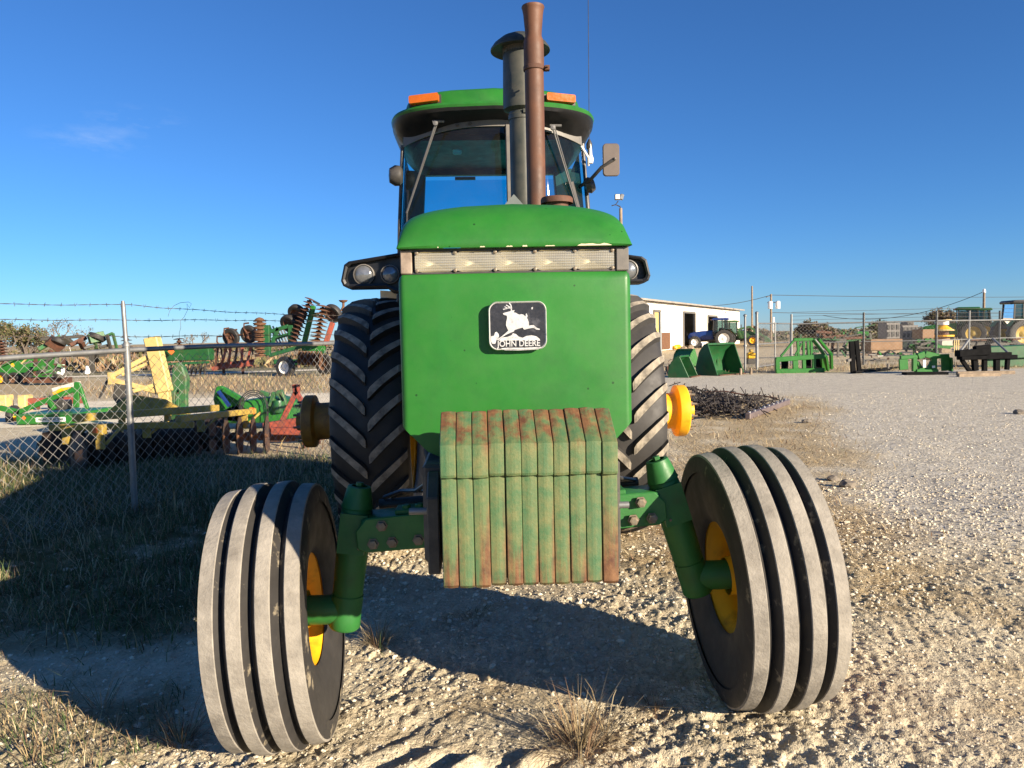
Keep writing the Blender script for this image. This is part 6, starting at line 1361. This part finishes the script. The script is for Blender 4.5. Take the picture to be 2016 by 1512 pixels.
def frame_heap(name, label, cat, x0, x1, y0, y1, Y, n, mats, seed):
    r_ = random.Random(seed); t = TH(name, label, cat, V((at((x0 + x1) / 2, 700, Y).x, Y, 0)))
    for i in range(n):
        a = at(r_.uniform(x0, x1), r_.uniform(y0, y1), Y + r_.uniform(-.5, .8)); L2 = r_.uniform(.3, 1.3); k = r_.random()
        b = a + (V((L2, 0, r_.uniform(-.15, .15))) if k < .5 else V((r_.uniform(-.3, .3), 0, -L2 * .7)) if k < .85 else V((.2, L2, .1)))
        b.z = max(.03, b.z); w = r_.uniform(.05, .16); mb = MB(); mb.bar(a, b, w, w * r_.uniform(.6, 1.4), (0, 1, .1)); t.part('frame_member', mb, G[mats[r_.randrange(len(mats))]], bevel=.01)
    for k in range(3): a = at(x0 + (x1 - x0) * (k + .5) / 3, (y0 + y1) / 2, Y + .2); mb = MB(); mb.bar(a, V((a.x, a.y, 0)), .1, .1, (0, 1, 0)); t.part('leg', mb, G[mats[0]])
    mb = MB(); mb.bar(at(x0, (y0 + y1) / 2, Y + .2), at(x1, (y0 + y1) / 2, Y + .2), .16, .2); t.part('main_beam', mb, G[mats[0]], bevel=.02)
    return t
frame_heap('tillage_frame', 'dark folded tillage frame behind the fence, above the green fork frame', 'tillage tool', 1575, 1665, 650, 690, 40, 30, ['cast', 'matte', 'rust', 'green_deep'], 1)
frame_heap('tillage_frame', 'green folded implement frame behind the fence, left of the brown crate', 'tillage tool', 1655, 1712, 645, 690, 44, 26, ['green_deep', 'green', 'cast', 'green_old'], 2)
frame_heap('tillage_frame', 'low dark implement frame in front of the yard tractors', 'tillage tool', 1888, 1985, 664, 690, 45, 30, ['cast', 'green_deep', 'matte', 'rust'], 3)
frame_heap('tillage_frame', 'green implement frame at the foot of the crate stacks', 'tillage tool', 1790, 1850, 668, 696, 40, 20, ['green', 'cast', 'green_deep'], 4)

# ================================================================== poles and wires
def pole(px, ytop, Y, r, label, name='utility_pole'):
    tp_ = at(px, ytop, Y); base = V((tp_.x, Y, 0)); t = TH(name, label, 'utility pole', base); mb = MB(); mb.tube([base, base + V((0, 0, tp_.z))], [r, r * .75], 10); t.part('shaft', mb, G['wood']); return t, tp_
t, p1 = pole(1480.5, 563, 88, .13, 'tall bare wooden utility pole right of the white shed')
t, p2 = pole(1518, 579, 84, .14, 'utility pole carrying two white transformers')
for dx in (-.35, .35): mb = MB(); mb.lathe([(.001, 0), (.24, 0), (.24, .75), (.18, .82), (.001, .84)], p2 + V((dx * 1.2 + .25, -.2, -1.6)), (0, 0, 1), 14); t.part('transformer', mb, G['whiteplain'])
mb = MB(); mb.bar(p2 + V((-.4, 0, -.9)), p2 + V((.9, 0, -.9)), .08, .08); t.part('cross_arm', mb, G['wood'])
mb = MB(); mb.bar(p2 + V((-.45, 0, -.3)), p2 + V((0, 0, -.25)), .06, .06); mb.lathe([(.05, 0), (.14, .1), (.001, .12)], p2 + V((-.5, 0, -.35)), (0, 0, 1), 8); t.part('lamp_arm', mb, G['grey'])
mb = MB(); mb.tube([p2 + V((.2, -.1, -2.5)), V((p2.x + .25, p2.y - .1, 1.2))], .05, 6); mb.tube([p2 + V((.32, -.1, -2.5)), V((p2.x + .35, p2.y - .1, 1.2))], .04, 6); t.part('conduit', mb, G['whiteplain'])
t, p3 = pole(1937.5, 574, 80, .15, 'wooden utility pole at the right with a white cap'); mb = MB(); mb.lathe([(.001, 0), (.17, 0), (.12, .35), (.001, .4)], p3 + V((0, 0, -.1)), (0, 0, 1), 10); t.part('cap', mb, G['whiteplain'])
def wire(a, b, sag, label, r=.028):
    a, b = V(a), V(b); pts = [a + (b - a) * (i / 16) + V((0, 0, -sag * 4 * (i / 16) * (1 - i / 16))) for i in range(17)]; mb = MB(); mb.tube(pts, r, 4); o = mb.obj('power_line', G['cast']); tag(o, label, 'power line', 'power lines')
wire(p2 + V((0, 0, -.1)), at(1300, 597, 84), .7, 'power line dipping left from the transformer pole over the shed'); wire(p2 + V((0, 0, -.1)), at(2150, 583, 120), .2, 'highest level power line running right of the transformer pole')
wire(p2 + V((0, 0, -2.0)), at(2150, 612, 120), .3, 'lower power line running right of the transformer pole'); wire(p3, at(1620, 621, 92), 1.4, 'power line sagging left from the right utility pole')
# flood light on a pole behind the hood
Y = 22.; t, pl = pole(1222, 410, Y, .06, 'yard light pole with twin flood lamps showing just above the hood', 'yard_light')
mb = MB(); mb.tube([pl + V((0, 0, 0)), pl + V((-.02, 0, .05)), at(1212, 403, Y), at(1217, 396, Y)], .018, 6); mb.tube([at(1204, 405, Y), at(1212, 403, Y)], .015, 6); t.part('bracket', mb, G['blackpaint'])
mb = MB(); mb.box(at(1215.5, 388, Y), (.15, .12, .16)); t.part('lamp_head', mb, G['grey'], bevel=.015); mb = MB(); mb.box(at(1224, 388, Y), (.10, .12, .16), M.Rotation(.3, 3, 'Y')); t.part('lamp_head', mb, G['steel'], bevel=.015)
mb = MB(); mb.box(at(1215.5, 388, Y) + V((0, -.063, 0)), (.12, .004, .12)); t.part('lamp_glass', mb, G['whiteplain'])

# ================================================================== chain harrow heap on the verge
base = G0(1420, 800)
t = TH('chain_harrow', 'heap of rusty dark chain harrow links lying in dry grass right of the rear wheel', 'chain harrow', base)
mb = MB(); r_ = random.Random(4)
def hp():
    while True:
        px, py = 1322 + 215 * r_.random(), 775 + 52 * r_.random()
        if py < 776 + (px - 1322) * .06: continue
        if px > 1455 and r_.random() < .55: continue
        if py > 832 - max(0, (px - 1470)) * .45: continue
        return G0(px, py)
for i in range(430):
    c = hp(); c.z += r_.uniform(.03, .26) * (1 if c.x < 4.2 else .5); d = V((r_.gauss(0, 1), r_.gauss(0, 1), r_.gauss(0, .5))).normalized() * r_.uniform(.08, .22)
    mb.tube([c - d, c + V((0, 0, r_.uniform(-.02, .02))), c + d], r_.uniform(.009, .014), 5)
    if i % 3 == 0: mb.tube([c, c + V((r_.uniform(-.05, .05), r_.uniform(-.05, .05), r_.uniform(.05, .14)))], [.011, .006], 5)
    if i % 5 == 0:
        a_, b_, _ = frame(d); mb.tube([c + (a_ * math.cos(q * .785) + b_ * math.sin(q * .785)) * .045 for q in range(9)], .009, 5, False)
t.part('tine_tangle', mb, pmat('blackened_rusty_iron', (.022, .016, .014), .7, var=.35, vs=12))['kind'] = 'stuff'
mb = MB(); pts = [at(1390, 772, 16.3), at(1425, 770, 16.2), at(1470, 778, 16.0), at(1500, 779, 15.8), at(1530, 784, 15.6)]; mb.tube(pts, .016, 6); t.part('harrow_bar', mb, G['rust'])
p, q = G0(1472, 826), G0(1551, 796); mb = MB(); mb.bar(p + V((0, 0, .05)), q + V((0, 0, .05)), .09, .10); o = t.part('drawbar', mb, pmat('dull_purple_steel', (.16, .125, .12), .5, metal=.3, var=.2), bevel=.01)
for i in range(9): c = p + (q - p) * ((i + .5) / 9); mb = MB(); mb.lathe([(.03, 0), (.03, .02), (.001, .025)], c + V((-.02, 0, .10)), (0, 0, 1), 8); t.part('chain_eye', mb, G['chrome'])
p, q = G0(1350, 822), G0(1398, 812); mb = MB(); mb.bar(p + V((0, 0, .06)), q + V((0, 0, .06)), .1, .09); t.part('drawbar', mb, G['rust'], bevel=.01)
G['darkrock'] = pmat('grey_brown_rock', (.17, .145, .115), .9, var=.25, vs=14)
for px, py, r, lab in ((1588, 833, .06, 'grey brown rock on the verge right of the chain harrow'), (2006, 815, .07, 'dark stone on the gravel at the right edge'), (1640, 945, .05, 'pale rock lying right of the right front tyre top'), (1668, 958, .06, 'larger pale rock beyond the right front tyre')):
    p = G0(px, py); v, f = ico(2); rr = np.random.RandomState(int(px)); co = v * (1 + rr.uniform(-.2, .2, (len(v), 1))) * [r * 1.2, r, r * .75]; co[:, 2] += r * .5
    o = link('rock', fast_mesh('rock', co, f, G['darkrock'], False), None, (p.x, p.y, hz(p.x, p.y) - .01)); tag(o, lab, 'rock', 'loose rocks')
